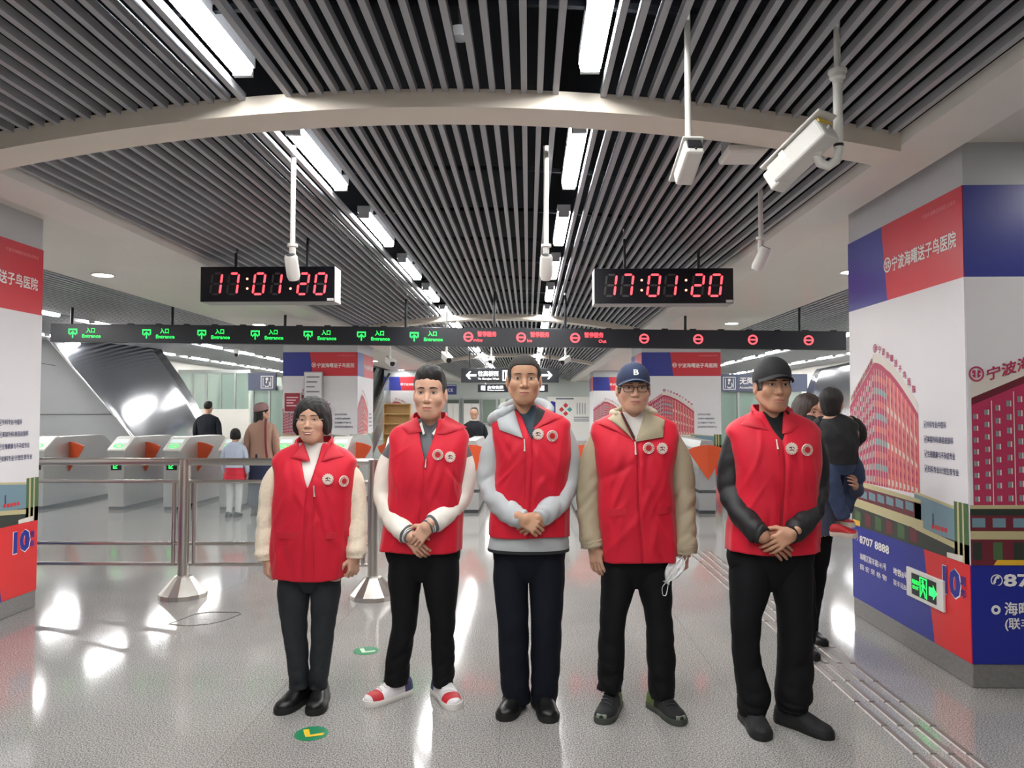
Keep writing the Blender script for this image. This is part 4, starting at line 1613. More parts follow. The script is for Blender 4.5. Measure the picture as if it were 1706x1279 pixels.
VEST_IN = mat('vest_red_fold', rgb(190, 17, 42), .65, bump=.1, bscale=14)
ZIP = mat('zip_metal', rgb(150, 60, 66), .35, metal=.5)
ZIPPULL = mat('zip_pull', rgb(196, 188, 180), .3, metal=.8)
BADGE_W = mat('badge_cream', rgb(232, 216, 204), .35)
BADGE_R = mat('badge_red', rgb(190, 36, 44), .35)
BADGE_D = mat('badge_dark', rgb(96, 24, 28), .4)


# ---- head
def head_sdf(P, w=1.0, jaw=1.0, ears=True):
    Q = P.copy()
    Q[..., 0] = np.abs(Q[..., 0]) / w
    d = s_ell(Q, (0, .012, .032), (.075, .096, .086))
    d = u(d, s_ell(Q, (0, -.03, .04), (.062, .064, .062)), .03)
    d = u(d, s_ell(Q, (0, -.028, -.045), (.060, .062, .074)), .03)
    d = u(d, s_cap(Q, (.050 * jaw, .008, -.05), (.020 * jaw, -.062, -.1), .023, .019), .03)
    d = u(d, s_ell(Q, (0, -.068, -.1), (.022, .02, .019)), .02)
    d = u(d, s_ell(Q, (.041, -.058, -.028), (.026, .028, .026)), .025)
    d = u(d, s_cap(Q, (.0, -.083, .021), (.040, -.074, .021), .010, .009), .016)
    d = sub(d, s_ell(Q, (.031, -.104, .001), (.021, .019, .0125)), .012)
    d = u(d, s_ell(Q, (.031, -.0735, .0), (.0165, .0145, .0115)), .007)
    d = u(d, s_ell(Q, (0, -.076, -.07), (.030, .021, .024)), .018)
    d = u(d, s_cap(Q, (0, -.084, .012), (0, -.1035, -.034), .0075, .0115), .011)
    d = u(d, s_ell(Q, (.0125, -.094, -.039), (.0095, .010, .008)), .006)
    d = sub(d, s_ell(Q, (.0075, -.1035, -.049), (.004, .006, .004)), .004)
    d = u(d, s_ell(Q, (0, -.0955, -.0645), (.021, .0065, .0052)), .005)
    d = u(d, s_ell(Q, (0, -.0945, -.0765), (.019, .0068, .006)), .005)
    ear = s_ell(Q, (.0775, .012, -.012), (.0105, .019, .031))
    ear = sub(ear, s_ell(Q, (.089, .004, -.008), (.008, .010, .018)), .004)
    if ears:
        d = u(d, ear, .006)
    d = u(d, s_cap(Q, (0, .022, -.05), (0, .035, -.2), .050, .054), .022)
    d = u(d, s_cap(Q, (0, .042, -.2), (.07, .045, -.29), .034, .024), .05)
    return d


def plane_z(P, z0, z1, y0, y1):
    t = np.clip((P[..., 1] - y0) / (y1 - y0), 0, 1)
    return (z0 + (z1 - z0) * t) - P[..., 2]


def hair_sdf(style):
    def f(P):
        Q = P.copy()
        wob = .0018 * np.sin(P[..., 0] * 170 + 2 * np.sin(P[..., 1] * 60)) * np.sin(P[..., 1] * 140 + P[..., 2] * 40)
        if style == 'short':
            d = s_ell(Q, (0, .014, .040), (.0815, .103, .096))
            d = u(d, s_ell(Q, (.004, -.035, .088), (.062, .055, .045)), .03)
            F = s_box(Q, (0, -.137, -.075), (.0635, .10, .122), .03)
            d = sub(d + wob, F, .006)
            d = -u(-d, -plane_z(Q, -.022, -.085, -.01, .055), .01)
        elif style == 'buzz':
            d = head_sdf(Q, 1, 1, False) - .0035
            F = s_box(Q, (0, -.135, -.065), (.064, .10, .128), .034)
            d = sub(d, F, .006)
            d = -u(-d, -plane_z(Q, -.016, -.08, -.01, .055), .008)
        elif style == 'under_cap':
            d = np.minimum(head_sdf(Q, 1, 1, False) - .004, s_ell(Q, (0, .013, .032), (.0795, .101, .088)))
            d = np.maximum(d, -.1 - Q[..., 2])
            F = s_ell(Q, (0, -.105, -.03), (.080, .088, .2))
            d = sub(d, F, .006)
            d = -u(-d, -plane_z(Q, -.026, -.085, -.01, .055), .008)
            d = np.maximum(d, Q[..., 2] - .075)
        elif style == 'bob':
            d = s_ell(Q, (0, .010, .034), (.092, .110, .100))
            Qa = Q.copy()
            Qa[..., 0] = np.abs(Q[..., 0])
            d = u(d, s_ell(Qa, (.074, .004, -.026), (.026, .062, .060)), .025)
            d = u(d, s_ell(Q, (0, .05, -.03), (.078, .058, .07)), .03)
            d = d + wob * 1.5
            Qf = Q.copy()
            Qf[..., 0] = Q[..., 0] + .10 * (Q[..., 2] - .02) * (Q[..., 2] > .02)
            F = s_ell(Qf, (.004, -.125, -.05), (.0665, .104, .108))
            d = sub(d, F, .008)
        elif style == 'long':
            d = s_ell(Q, (0, .010, .034), (.086, .106, .095))
            d = u(d, s_cap(Q, (0, .05, 0), (0, .07, -.16), .085, .07), .03)
            d = d + wob
            F = s_ell(Q, (0, -.125, -.05), (.064, .1, .1))
            d = sub(d, F, .008)
        elif style == 'bun':
            d = s_ell(Q, (0, .012, .034), (.079, .100, .09))
            F = s_ell(Q, (0, -.118, -.030), (.0685, .084, .092))
            d = sub(d, F, .006)
            d = -u(-d, -plane_z(Q, -.03, -.07, -.01, .055), .01)
            d = u(d, s_ell(Q, (0, .115, .01), (.035, .03, .035)), .01)
        elif style == 'toddler':
            d = u(s_ell(Q, (0, .014, .036), (.083, .103, .092)), s_ell(Q, (0, .045, -.04), (.066, .06, .07)), .03) + wob
            F = s_ell(Q, (0, -.118, -.030), (.0685, .084, .086))
            d = sub(d, F, .006)
            d = -u(-d, -plane_z(Q, -.045, -.115, -.02, .03), .01)
        return d
    return f


def project_face(f, xz, y0=-.15):
    P = np.array([[x, y0, z] for x, z in xz], dtype=np.float32)
    for _ in range(60):
        P[:, 1] += np.clip(f(P), -.01, .02) * .8
    return P


def strip(mb, f, top, bot, m, e, rows=2):
    """conforming strip on the face between two curves of equal length"""
    n = len(top)
    pts = []
    for r in range(rows + 1):
        t = r / rows
        pts += [(a[0] + (b[0] - a[0]) * t, a[1] + (b[1] - a[1]) * t) for a, b in zip(top, bot)]
    P = project_face(f, pts)
    P[:, 1] -= e
    fs = [(r * n + j, r * n + j + 1, (r + 1) * n + j + 1, (r + 1) * n + j) for r in range(rows) for j in range(n - 1)]
    mb.add(P.tolist(), fs, m)


def face_features(mb, f, w, smile=0.0, brow_z=.0215, eye_open=1.0, brow_tilt=0.0, lipm=None, brow_th=1.0):
    for s in (-1, 1):
        cx, hw = s * .0315 * w, .0148
        t = np.linspace(-1, 1, 13)
        uz = lambda q: .0046 * eye_open * (1 - q * q) ** .7 + .0006 * (1 + s * q)
        lz = lambda q: -.0036 * eye_open * (1 - q * q) ** .8 + .0006 * (1 + s * q)
        top = [(cx + hw * q, uz(q)) for q in t]
        bot = [(cx + hw * q, lz(q)) for q in t]
        strip(mb, f, top, bot, EYEW, .0007)
        ti = np.linspace(-1, 1, 9)
        ri = .0060
        it, ib = [], []
        for q in ti:
            qq = (q * ri) / hw
            hgt = ri * math.sqrt(max(0, 1 - q * q))
            it.append((cx + q * ri, min(.0008 + hgt, uz(qq))))
            ib.append((cx + q * ri, max(.0008 - hgt, lz(qq))))
        strip(mb, f, it, ib, IRIS, .0012)
        tl = np.linspace(-1.08, 1.1, 13)
        up = [(cx + hw * q, uz(max(-1, min(1, q))) + .0022) for q in tl]
        dn = [(cx + hw * q, uz(max(-1, min(1, q))) - .0002) for q in tl]
        strip(mb, f, up, dn, LASH, .0014, 1)
        lo = [(cx + hw * q, lz(q)) for q in t]
        lo2 = [(cx + hw * q, lz(q) - .0008) for q in t]
        strip(mb, f, lo, lo2, LASH if eye_open < .8 else LIPL, .0009, 1)
        # brow
        q = np.linspace(0, 1, 13)
        bx = [s * (.0125 + .038 * a) * w for a in q]
        bzv = [brow_z + .0045 * math.sin(a * 2.3) - .003 * a + brow_tilt * a for a in q]
        th = [.0030 * brow_th * (1 - .75 * a ** 3) * (0.55 + .45 * min(1, a * 5)) for a in q]
        strip(mb, f, [(x, z + h) for x, z, h in zip(bx, bzv, th)], [(x, z - h) for x, z, h in zip(bx, bzv, th)], BROW, .0009, 2)
        # nostril
        a = np.linspace(-1, 1, 7)
        strip(mb, f, [(s * .0075 * w + .0042 * x, -.0475 + .0018 * math.sqrt(1 - x * x)) for x in a], [(s * .0075 * w + .0042 * x, -.0475 - .0012 * math.sqrt(1 - x * x)) for x in a], NOST, .0008, 1)
    a = np.linspace(-1, 1, 21)
    mw = (.0235 + .006 * smile) * w
    mid = [-.0705 + .008 * smile * x * x + .0006 * math.cos(x * 7) for x in a]
    upz = [m + (.0055 * (1 - abs(x) ** 2.2) - .0012 * math.exp(-(x * 6) ** 2)) for m, x in zip(mid, a)]
    gap = .0052 * smile
    dnz = [m - gap * (1 - x * x) - .0078 * (1 - abs(x) ** 2.4) for m, x in zip(mid, a)]
    L = lipm or LIP
    strip(mb, f, [(x * mw, z) for x, z in zip(a, upz)], [(x * mw, z) for x, z in zip(a, mid)], L, .0007)
    strip(mb, f, [(x * mw, z - gap * (1 - x * x)) for x, z in zip(a, mid)], [(x * mw, z) for x, z in zip(a, dnz)], L, .0007)
    if smile > .3:
        strip(mb, f, [(x * mw, z) for x, z in zip(a, mid)], [(x * mw, z - gap * (1 - x * x)) for x, z in zip(a, mid)], TEETH, .0009)
    strip(mb, f, [(x * mw * 1.04, z + .0008) for x, z in zip(a, mid)], [(x * mw * 1.04, z - .0007) for x, z in zip(a, mid)], LIPL, .0013, 1)


# ---- hands
def hand_bones(curl, ts, thumb=(.5, .35, .3), spread=.05):
    """list of (a, b, ra, rb); fingers point to -z, palm faces +y, thumb towards ts * x"""
    B = []
    base = [(-.031, .0305, .0225, .019, .0078), (-.0105, .040, .027, .021, .0086), (.0105, .044, .029, .022, .0089), (.0315, .039, .026, .021, .0087)]
    for i, (x, l1, l2, l3, r) in enumerate(base):
        p = Vector((ts * x, 0, -.088 if i in (1, 2) else -.084))
        ang = 0
        sp = ts * spread * (i - 1.5) * .6
        c = curl[i] if isinstance(curl[0], (list, tuple)) else curl
        for k, l in enumerate((l1, l2, l3)):
            ang += c[k]
            q = p + Vector((sp * math.cos(ang), math.sin(ang), -math.cos(ang))) * l
            B.append((p.copy(), q.copy(), r * (1.06 - .09 * k), r * (.97 - .1 * k)))
            p = q
    p = Vector((ts * .028, .006, -.026))
    d = Vector((ts * .75, .35, -.6)).normalized()
    ax = Vector((0, 0, 1))
    q = p + d * .038
    B.append((p, q, .0145, .0115))
    d2 = (d + Vector((-ts * thumb[1], .25, -.45))).normalized()
    r_ = q + d2 * .031
    B.append((q, r_, .0108, .0098))
    d3 = (d2 + Vector((-ts * thumb[2], .15, -.25))).normalized()
    B.append((r_, r_ + d3 * .026, .0097, .0078))
    return B


def hand_mesh(mb, m, W, f, nb, ts, curl, size=1.0, res=.0026, thumb=(.5, .35, .3), spread=.05, elbow=None):
    B = hand_bones(curl, ts, thumb, spread)

    def F(P):
        d = s_box(P, (ts * .001, .002, -.048), (.0375, .0125, .042), .012)
        d = u(d, s_ell(P, (ts * .022, .008, -.038), (.016, .013, .03)), .012)
        d = u(d, s_cap(P, (0, 0, .02), (0, .001, -.012), .025, .024), .02)
        dz = None
        for i, (a, b, ra, rb) in enumerate(B):
            c = s_cap(P, a, b, ra, rb)
            if i % 3 == 0 and i < 12:
                fd = c
            elif i < 12:
                fd = u(fd, c, .003)
            if i < 12 and i % 3 == 2:
                dz = fd if dz is None else u(dz, fd, .0022)
            if i == 12:
                td = c
            elif i > 12:
                td = u(td, c, .004)
        d = u(d, dz, .006)
        return u(d, td, .007)
    pts = [p for b in B for p in (b[0], b[1])] + [Vector((0, 0, .05)), Vector((.04, .014, 0)), Vector((-.04, -.014, 0))]
    lo = [min(p[i] for p in pts) - .016 for i in range(3)]
    hi = [max(p[i] for p in pts) + .016 for i in range(3)]
    hi[2] = .055
    V, Fc = nets(F, lo, hi, res)
    ez = -Vector(f).normalized()
    ey = -Vector(nb)
    ey = (ey - ez * ey.dot(ez)).normalized()
    ex = ey.cross(ez)
    R = np.array([list(ex), list(ey), list(ez)], dtype=np.float32)
    V = (V * size) @ R + np.array(list(W), dtype=np.float32)[None, :]
    add_np(mb, V, Fc, m)


# ---- cloth lofts
def interp(keys, t):
    """smooth interpolation through (t, values...)"""
    ks = np.array(keys, dtype=float)
    x = ks[:, 0]
    out = []
    for c in range(1, ks.shape[1]):
        y = ks[:, c]
        m = np.gradient(y, x)
        i = np.clip(np.searchsorted(x, t) - 1, 0, len(x) - 2)
        h = x[i + 1] - x[i]
        s = np.clip((t - x[i]) / h, 0, 1)
        out.append((2 * s ** 3 - 3 * s ** 2 + 1) * y[i] + (s ** 3 - 2 * s ** 2 + s) * h * m[i] + (-2 * s ** 3 + 3 * s ** 2) * y[i + 1] + (s ** 3 - s ** 2) * h * m[i + 1])
    return out


class Torso:
    """stack of superellipse sections: keys (z, half width, half depth, x centre, y centre)"""

    def __init__(s, keys, n=2.5):
        s.k = sorted(keys)
        s.n = n
        s.z0, s.z1 = s.k[0][0], s.k[-1][0]

    def sec(s, z):
        return [float(v) for v in interp(s.k, np.array(min(max(z, s.z0), s.z1)))]

    def front(s, x, z, e=0.0):
        a, b, xc, yc = s.sec(z)
        q = min(abs((x - xc) / a), .97)
        return Vector((x, yc - b * (1 - q ** s.n) ** (1 / s.n) - e, z))

    def pt(s, th, z, grow=0.0, sec=None):
        a, b, xc, yc = sec or s.sec(z)
        a += grow
        b += grow
        sx, cx = math.sin(th), math.cos(th)
        p = 2 / s.n
        return (xc + a * math.copysign(abs(sx) ** p, sx), yc - b * math.copysign(abs(cx) ** p, cx), z)

    def mesh(s, mb, m, opening=None, grow=0.0, nz=60, nt=72, fold=0.004, seed=0, zlo=None, zhi=None, hemwave=0.0, cap_top=False, creases=0):
        rows = []
        cz = []
        rc = random.Random(seed * 7 + 1)
        for k in range(creases):
            zc = s.z0 + (s.z1 - s.z0) * rc.uniform(.05, .8)
            xc_ = rc.uniform(-.15, .15)
            an = rc.gauss(PI / 2, .38) + xc_ * 2.2
            ln = rc.uniform(.05, .13)
            cz.append((xc_, zc, math.cos(an), math.sin(an), ln, rc.uniform(.008, .018), rc.choice((-1, 1, 1)) * rc.uniform(.003, .0075), rc.random() < .7))
        z0 = s.z0 if zlo is None else zlo
        z1 = s.z1 if zhi is None else zhi
        rnd = random.Random(seed)
        ph = [rnd.uniform(0, 6.28) for _ in range(6)]
        for i in range(nz + 1):
            t = i / nz
            z = z0 + (z1 - z0) * t
            a, b, xc, yc = s.sec(z)
            w = opening(z) if opening else 0.0
            d = math.asin(min(.999, (w / a) ** (s.n / 2))) if w > 0 else 0.0
            row = []
            for j in range(nt + 1):
                th = d + (2 * PI - 2 * d) * j / nt
                x, y, zz = s.pt(th, z, grow, (a, b, xc, yc))
                k = fold * (1 - t) ** 1.2
                dd = k * (math.sin(7 * th + ph[0] + 2 * t) * .6 + math.sin(13 * th + ph[1] - 3 * t) * .4)
                dd += fold * .7 * math.sin(t * 17 + 3 * math.cos(th + ph[2]) + ph[3]) * (.25 + .75 * abs(math.sin(th)) ** 3) * math.sin(PI * t)
                nx, ny = (x - xc) / a ** 2, (y - yc) / b ** 2
                nl = math.hypot(nx, ny) + 1e-9
                for (cx_, cz_, ux, uz_, ln, sg, am, fr) in cz:
                    if (ny < 0) != fr:
                        continue
                    px_, pz_ = x - xc - cx_, zz - cz_
                    al = px_ * ux + pz_ * uz_
                    ac = -px_ * uz_ + pz_ * ux
                    if abs(al) < 2.2 * ln and abs(ac) < 3 * sg:
                        dd += am * math.exp(-(al / ln) ** 2 - (ac / sg) ** 2)
                hz = hemwave * math.sin(3 * th + ph[4]) * (1 - t) ** 6
                row.append((x + dd * nx / nl, y + dd * ny / nl, zz + hz))
            rows.append(row)
        mb.rings(rows, m, False, False, closed=False)
        if cap_top:
            mb.add(rows[-1][:-1], [tuple(range(nt))], m)


def catmull(pts, n):
    P = [Vector(p) for p in pts]
    P = [P[0] * 2 - P[1]] + P + [P[-1] * 2 - P[-2]]
    out = []
    seg = len(P) - 3
    for i in range(n + 1):
        t = i / n * seg
        k = min(int(t), seg - 1)
        t -= k
        a, b, c, d = P[k:k + 4]
        out.append(.5 * ((2 * b) + (c - a) * t + (2 * a - 5 * b + 4 * c - d) * t * t + (3 * b - a - 3 * c + d) * t ** 3))
    return out


def limb(mb, path, rad, m, seed=0, wr=.004, n=48, nr=26, flat=1.0, bands=None, wfun=None, cap=True):
    """cloth tube along a path; rad = [(t, r)]; bands = [(t0, t1, material)]"""
    pts = catmull(path, n)
    rnd = random.Random(seed)
    ph = [rnd.uniform(0, 6.28) for _ in range(8)]
    rings = []
    side = Vector((1, 0, 0))
    for i, p in enumerate(pts):
        t = i / n
        tg = (pts[min(i + 1, n)] - pts[max(i - 1, 0)]).normalized()
        side = (side - tg * side.dot(tg)).normalized()
        up = tg.cross(side)
        r = float(interp(rad, np.array(t))[0])
        A = wr * (wfun(t) if wfun else 1.0)
        ring = []
        for j in range(nr):
            a = 2 * PI * j / nr
            f1 = abs(math.sin(t * 17 + 1.5 * math.sin(a + ph[0]) + ph[1])) ** .7 - .62
            f2 = abs(math.sin(t * 25 + 2.0 * math.cos(a + ph[2]) + .8 * math.sin(2 * a) + ph[3])) ** .7 - .62
            d = A * (1.5 * f1 * (.5 + .5 * math.sin(a + t * 5 + ph[5])) + 1.2 * f2 * (.5 + .5 * math.sin(2 * a - t * 7 + ph[6])) + .3 * math.sin(3 * a + t * 11 + ph[4]))
            ring.append(p + side * math.cos(a) * (r + d) + up * math.sin(a) * (r + d) * flat)
        rings.append(ring)
    if not bands:
        mb.rings(rings, m, cap, cap)
    else:
        i0 = 0
        for (t0, t1, bm_) in bands:
            a, b = int(round(t0 * n)), int(round(t1 * n))
            if b > a:
                mb.rings(rings[a:b + 1], bm_, cap and a == 0, cap and b == n)
    return rings


def patch(torso, poly, m, e=.006, th=.004, cells=7, grow=0.0, name='patch', parent=None, bulge=0.0):
    """quad patch with given 4 (x, z) corners laid on the front of a torso"""
    (a, b, c, d) = [Vector((p[0], p[1])) for p in poly]
    mb = MB()
    P = []
    for i in range(cells + 1):
        for j in range(cells + 1):
            s_, t_ = i / cells, j / cells
            q = a.lerp(b, s_).lerp(d.lerp(c, s_), t_)
            P.append(torso.front(q.x, q.y, e + grow + bulge * (math.sin(PI * s_) * math.sin(PI * t_)) ** .6))
    n = cells + 1
    fs = [(i * n + j, i * n + j + 1, (i + 1) * n + j + 1, (i + 1) * n + j) for i in range(cells) for j in range(cells)]
    k = len(P)
    back = [p + Vector((0, th, 0)) for p in P]
    rim = [i for i in range(n)] + [i * n + n - 1 for i in range(1, n)] + [(n - 1) * n + j for j in range(n - 2, -1, -1)] + [i * n for i in range(n - 2, 0, -1)]
    fs2 = fs + [tuple(k + q for q in reversed(f)) for f in fs]
    fs2 += [(rim[i], k + rim[i], k + rim[(i + 1) % len(rim)], rim[(i + 1) % len(rim)]) for i in range(len(rim))]
    mb.add(P + back, fs2, m)
    return mb.build(name, m, parent, 1.0)


def badge(torso, x, z, kind, parent, r=.0275, grow=0.0):
    c = torso.front(x, z, .015 + grow)
    o = empty('badge', c, 0, parent)
    l, q = torso.front(x - .02, z), torso.front(x + .02, z)
    o.rotation_euler = (0, 0, math.atan2(q.y - l.y, q.x - l.x))
    mb = MB()
    if kind == 'gear':
        ring = []
        nT = 16
        for k in range(nT * 4):
            a = 2 * PI * k / (nT * 4)
            rr = r * (1.06 if k % 4 in (0, 1) else .93) if 0 < math.sin(a) else r * .98
            ring.append((rr * math.cos(a), rr * math.sin(a)))
        n = len(ring)
        mb.add([(x_, -.004, z_) for x_, z_ in ring] + [(x_, .002, z_) for x_, z_ in ring],
               [tuple(range(n)), tuple(reversed(range(n, 2 * n)))] + [(j, n + j, n + (j + 1) % n, (j + 1) % n) for j in range(n)], BADGE_W)
        g = MB()
        for (x0, z0, x1, z1, w_) in ((-.012, .004, .002, .009, .005), (-.004, .009, -.002, -.002, .004), (-.012, -.008, .004, -.004, .004), (.002, -.004, .012, -.010, .004), (.004, .008, .013, .002, .0035)):
            dv = Vector((x1 - x0, z1 - z0)).normalized() * w_ * .5
            g.add([(x0 - dv.y, -.0047, z0 + dv.x), (x1 - dv.y, -.0047, z1 + dv.x), (x1 + dv.y, -.0047, z1 - dv.x), (x0 + dv.y, -.0047, z0 - dv.x)], [(0, 1, 2, 3)], BADGE_D)
        for k in range(22):
            a = PI + PI * k / 21
            g.add([(rr * math.cos(aa), -.0045, rr * math.sin(aa)) for rr, aa in ((r * .95, a), (r * .95, a + .09), (r * .76, a + .09), (r * .76, a))], [(0, 1, 2, 3)], BADGE_R if k % 3 else BADGE_W)
    else:
        mb.lathe([(.0005, .002), (r, .002), (r, -.003), (r * .96, -.004), (.0005, -.004)], n=32, m=BADGE_W, axis='y')
        g = MB()

        def ringf(r0, r1, m_, y):
            for k in range(28):
                a, b = 2 * PI * k / 28, 2 * PI * (k + 1) / 28
                g.add([(rr * math.cos(aa), y, rr * math.sin(aa)) for rr, aa in ((r0, a), (r0, b), (r1, b), (r1, a))], [(0, 1, 2, 3)], m_)
        ringf(r * .52, .0004, BADGE_R, -.0046)
        ringf(r * .62, r * .56, BADGE_R, -.0045)
        for k in range(20):
            a = 2 * PI * k / 20
            if k in (15,):
                continue
            g.add([(rr * math.cos(aa), -.0045, rr * math.sin(aa)) for rr, aa in ((r * .88, a), (r * .88, a + .16), (r * .7, a + .16), (r * .7, a))], [(0, 1, 2, 3)], BADGE_D)
    p = mb.build('pin', None, o)
    g.build('print', None, o)
    return o


# ---- shoes
def shoe(parent, pos, yaw, L=.275, W=.098, style='black', upper=None, solem=None, name='shoe', H=.078):
    o = empty(name, pos, yaw, parent)
    ys = np.linspace(.085, .085 - L, 26)
    up = MB()
    rings, mats_ = [], []
    for i, y in enumerate(ys):
        t = i / 25
        w = float(interp([(0, .30), (.05, .40), (.2, .46), (.45, .44), (.68, .5), (.85, .46), (.95, .30), (1, .06)], np.array(t))[0]) * W
        h = float(interp([(0, H * .75), (.06, H * .95), (.2, H * 1.02), (.38, H * .98), (.55, H * .78), (.75, H * .52), (.9, H * .42), (1, H * .2)], np.array(t))[0])
        zb = .018 + (.006 * max(0, (t - .85) / .15))
        xo = .006 * math.sin(t * PI)
        ring = []
        for k in range(17):
            a = PI * k / 16
            ring.append((xo + w * math.copysign(abs(math.cos(a)) ** .75, math.cos(a)), y, zb + h * abs(math.sin(a)) ** .8))
        ring.append((xo - w * .9, y, zb - .004))
        ring.append((xo + w * .9, y, zb - .004))
        rings.append(ring)
    U = upper or BLACK
    if style == 'sneaker':
        SW = mat('sneaker_white', rgb(226, 222, 224), .5, noise=.03)
        SR = mat('sneaker_red', rgb(186, 34, 44), .55)
        SB = mat('sneaker_navy', rgb(62, 62, 104), .6)
        up.rings(rings[0:7], SB, True, False)
        up.rings(rings[6:19], SW, False, False)
        up.rings(rings[18:24], SR, False, False)
        up.rings(rings[23:26], SW, False, True)
    elif style == 'runner':
        RG = mat('runner_green', rgb(86, 104, 44), .6)
        up.rings(rings[0:9], RG, True, False)
        up.rings(rings[8:26], U, False, True)
    else:
        up.rings(rings, U)
    up.build('upper', None, o, 1.2)
    sl = MB()
    outline = []
    for i, y in enumerate(ys):
        t = i / 25
        w = float(interp([(0, .26), (.05, .40), (.2, .47), (.45, .455), (.68, .52), (.85, .48), (.95, .33), (1, .10)], np.array(t))[0]) * W
        outline.append((w, y - .004 * (t - .5) * 2, .006 * math.sin(t * PI)))
    pts = [(w + xo, y) for w, y, xo in outline] + [(-w + xo, y) for w, y, xo in reversed(outline)]
    n = len(pts)
    sl.rings([[(x * s_, y * s_ if False else y, z) for x, y in pts] for z, s_ in ((0, .96), (.006, 1.02), (.024, 1.03), (.03, .97))])
    sl.build('sole', solem or BLACK, o, .7)
    if style in ('sneaker', 'runner'):
        lm = mat('lace_white', rgb(232, 230, 230), .7) if style == 'sneaker' else BLACK
        lc = MB()
        for k in range(5):
            i = 9 + k * 2
            w, h = abs(rings[i][4][0] - rings[i][12][0]) / 2, rings[i][8][2]
            y = ys[i]
            lc.tube([(-.028, y + .006, rings[i][11][2] + .004), (0, y, h + .004), (.028, y - .006, rings[i][5][2] + .004)], .0035, 6)
        lc.tube([(0, ys[9], rings[9][8][2] + .005), (-.02, ys[9] - .01, rings[9][8][2] + .018), (-.035, ys[12], rings[12][8][2] + .006)], .003, 6)
        lc.tube([(0, ys[9], rings[9][8][2] + .005), (.02, ys[9] - .01, rings[9][8][2] + .018), (.035, ys[12], rings[12][8][2] + .006)], .003, 6)
        lc.build('laces', lm, o, 1.2)
    if style == 'runner':
        MB().box((0, .085 - L + .018, .035), (.05, .03, .022)).build('toe_guard', mat('toe_grey', rgb(120, 128, 112), .5), o, bevel=.006)
    return o


# ---- caps and glasses
def ball_cap(parent, c, sc, m, brimm, w=1.0, letter=None, tilt=0.0, yaw=0.0, brim_drop=0.0, edge=None):
    o = empty('cap', c, yaw, parent)
    o.scale = (sc * w, sc, sc)
    o.rotation_euler = (tilt, 0, yaw)

    def F(P):
        d = s_ell(P, (0, .012, .036), (.0855, .1075, .096))
        d = u(d, s_ell(P, (0, -.03, .06), (.066, .065, .066)), .03)
        d = np.maximum(d, -(s_ell(P, (0, .012, .028), (.080, .102, .088))))
        t = np.clip((P[..., 1] + .09) / .2, 0, 1)
        return np.maximum(d, (.027 - .028 * t) - P[..., 2])
    V, Fc = nets(F, (-.1, -.12, -.02), (.1, .14, .15), .0035)
    mb = MB()
    add_np(mb, V, Fc, m)
    mb.build('crown', m, o, 1.2)
    # brim: curved sheet with thickness
    br = MB()
    rows = []
    nA, nR = 25, 9
    top, bot = [], []
    for r in range(nR):
        t = r / (nR - 1)
        for k in range(nA):
            a = -1 + 2 * k / (nA - 1)
            x = .079 * a
            y_in = -.096 * math.sqrt(max(0, 1 - (a * .86) ** 2)) + .012
            y_out = y_in - .075 * math.sqrt(max(0, 1 - abs(a) ** 2.6)) - .002
            y = y_in + (y_out - y_in) * t
            z = .049 - .025 * a * a - brim_drop * t
            top.append((x, y, z + .0022))
            bot.append((x, y, z - .0022))
    n = nA
    fs = [(r * n + j, r * n + j + 1, (r + 1) * n + j + 1, (r + 1) * n + j) for r in range(nR - 1) for j in range(n - 1)]
    K = len(top)
    rim = [j for j in range(n)] + [r * n + n - 1 for r in range(1, nR)] + [(nR - 1) * n + j for j in range(n - 2, -1, -1)] + [r * n for r in range(nR - 2, 0, -1)]
    br.add(top + bot, fs + [tuple(K + q for q in reversed(f)) for f in fs] + [(rim[i], K + rim[i], K + rim[(i + 1) % len(rim)], rim[(i + 1) % len(rim)]) for i in range(len(rim))], brimm)
    if edge:
        e = [(top[(nR - 1) * n + j][0], top[(nR - 1) * n + j][1], top[(nR - 1) * n + j][2] - .002) for j in range(n)]
        br.tube(e, .003, 6, edge)
    br.build('brim', None, o, 1.2)
    MB().lathe([(.0005, .005), (.006, .004), (.008, 0), (.0005, -.002)], (0, .008, .131), 12).build('button', m, o, 1.2)
    if letter:
        t = text(letter, .04, INK_W, o, (-.012, -.104, .066), (1, 0, 0), (0, .28, .96), .03, .026)
        t.name = 'emblem'
    return o


def glasses(parent, f, w, m, kind='round', sc=1.0, org=(0, 0, 0), zoff=0.0):
    g = MB()
    n = 22
    for s in (-1, 1):
        pts = []
        for k in range(n + 1):
            a = 2 * PI * k / n
            if kind == 'round':
                x, z = .0225 * math.cos(a), .0195 * math.sin(a)
            else:
                c_, s_ = math.cos(a), math.sin(a)
                x = .0245 * math.copysign(abs(c_) ** .55, c_)
                z = .0165 * math.copysign(abs(s_) ** .55, s_)
            x += s * .0325 * w
            pts.append((x, -.106 + 1.2 * (x * x) * 3.5, z - .004 + zoff))
        g.tube(pts, .0011 if kind == 'round' else .0019, 6)
        g.tube([(s * .057 * w, -.092, .003 + zoff), (s * .074 * w, -.06, .004 + zoff), (s * .081 * w, .01, .004 + zoff), (s * .08 * w, .03, -.012 + zoff)], .0017, 6)
    g.tube([(-.0105 * w, -.105, .001 + zoff), (0, -.109, .004 + zoff), (.0105 * w, -.105, .001 + zoff)], .0016, 6)
    g.tube([(-.057 * w, -.0905, .003 + zoff), (-.05 * w, -.096, .004 + zoff)], .0018, 6)
    o = g.build('glasses', m, parent, 1.2)
    o.location = org
    o.scale = (sc, sc, sc)
    return o
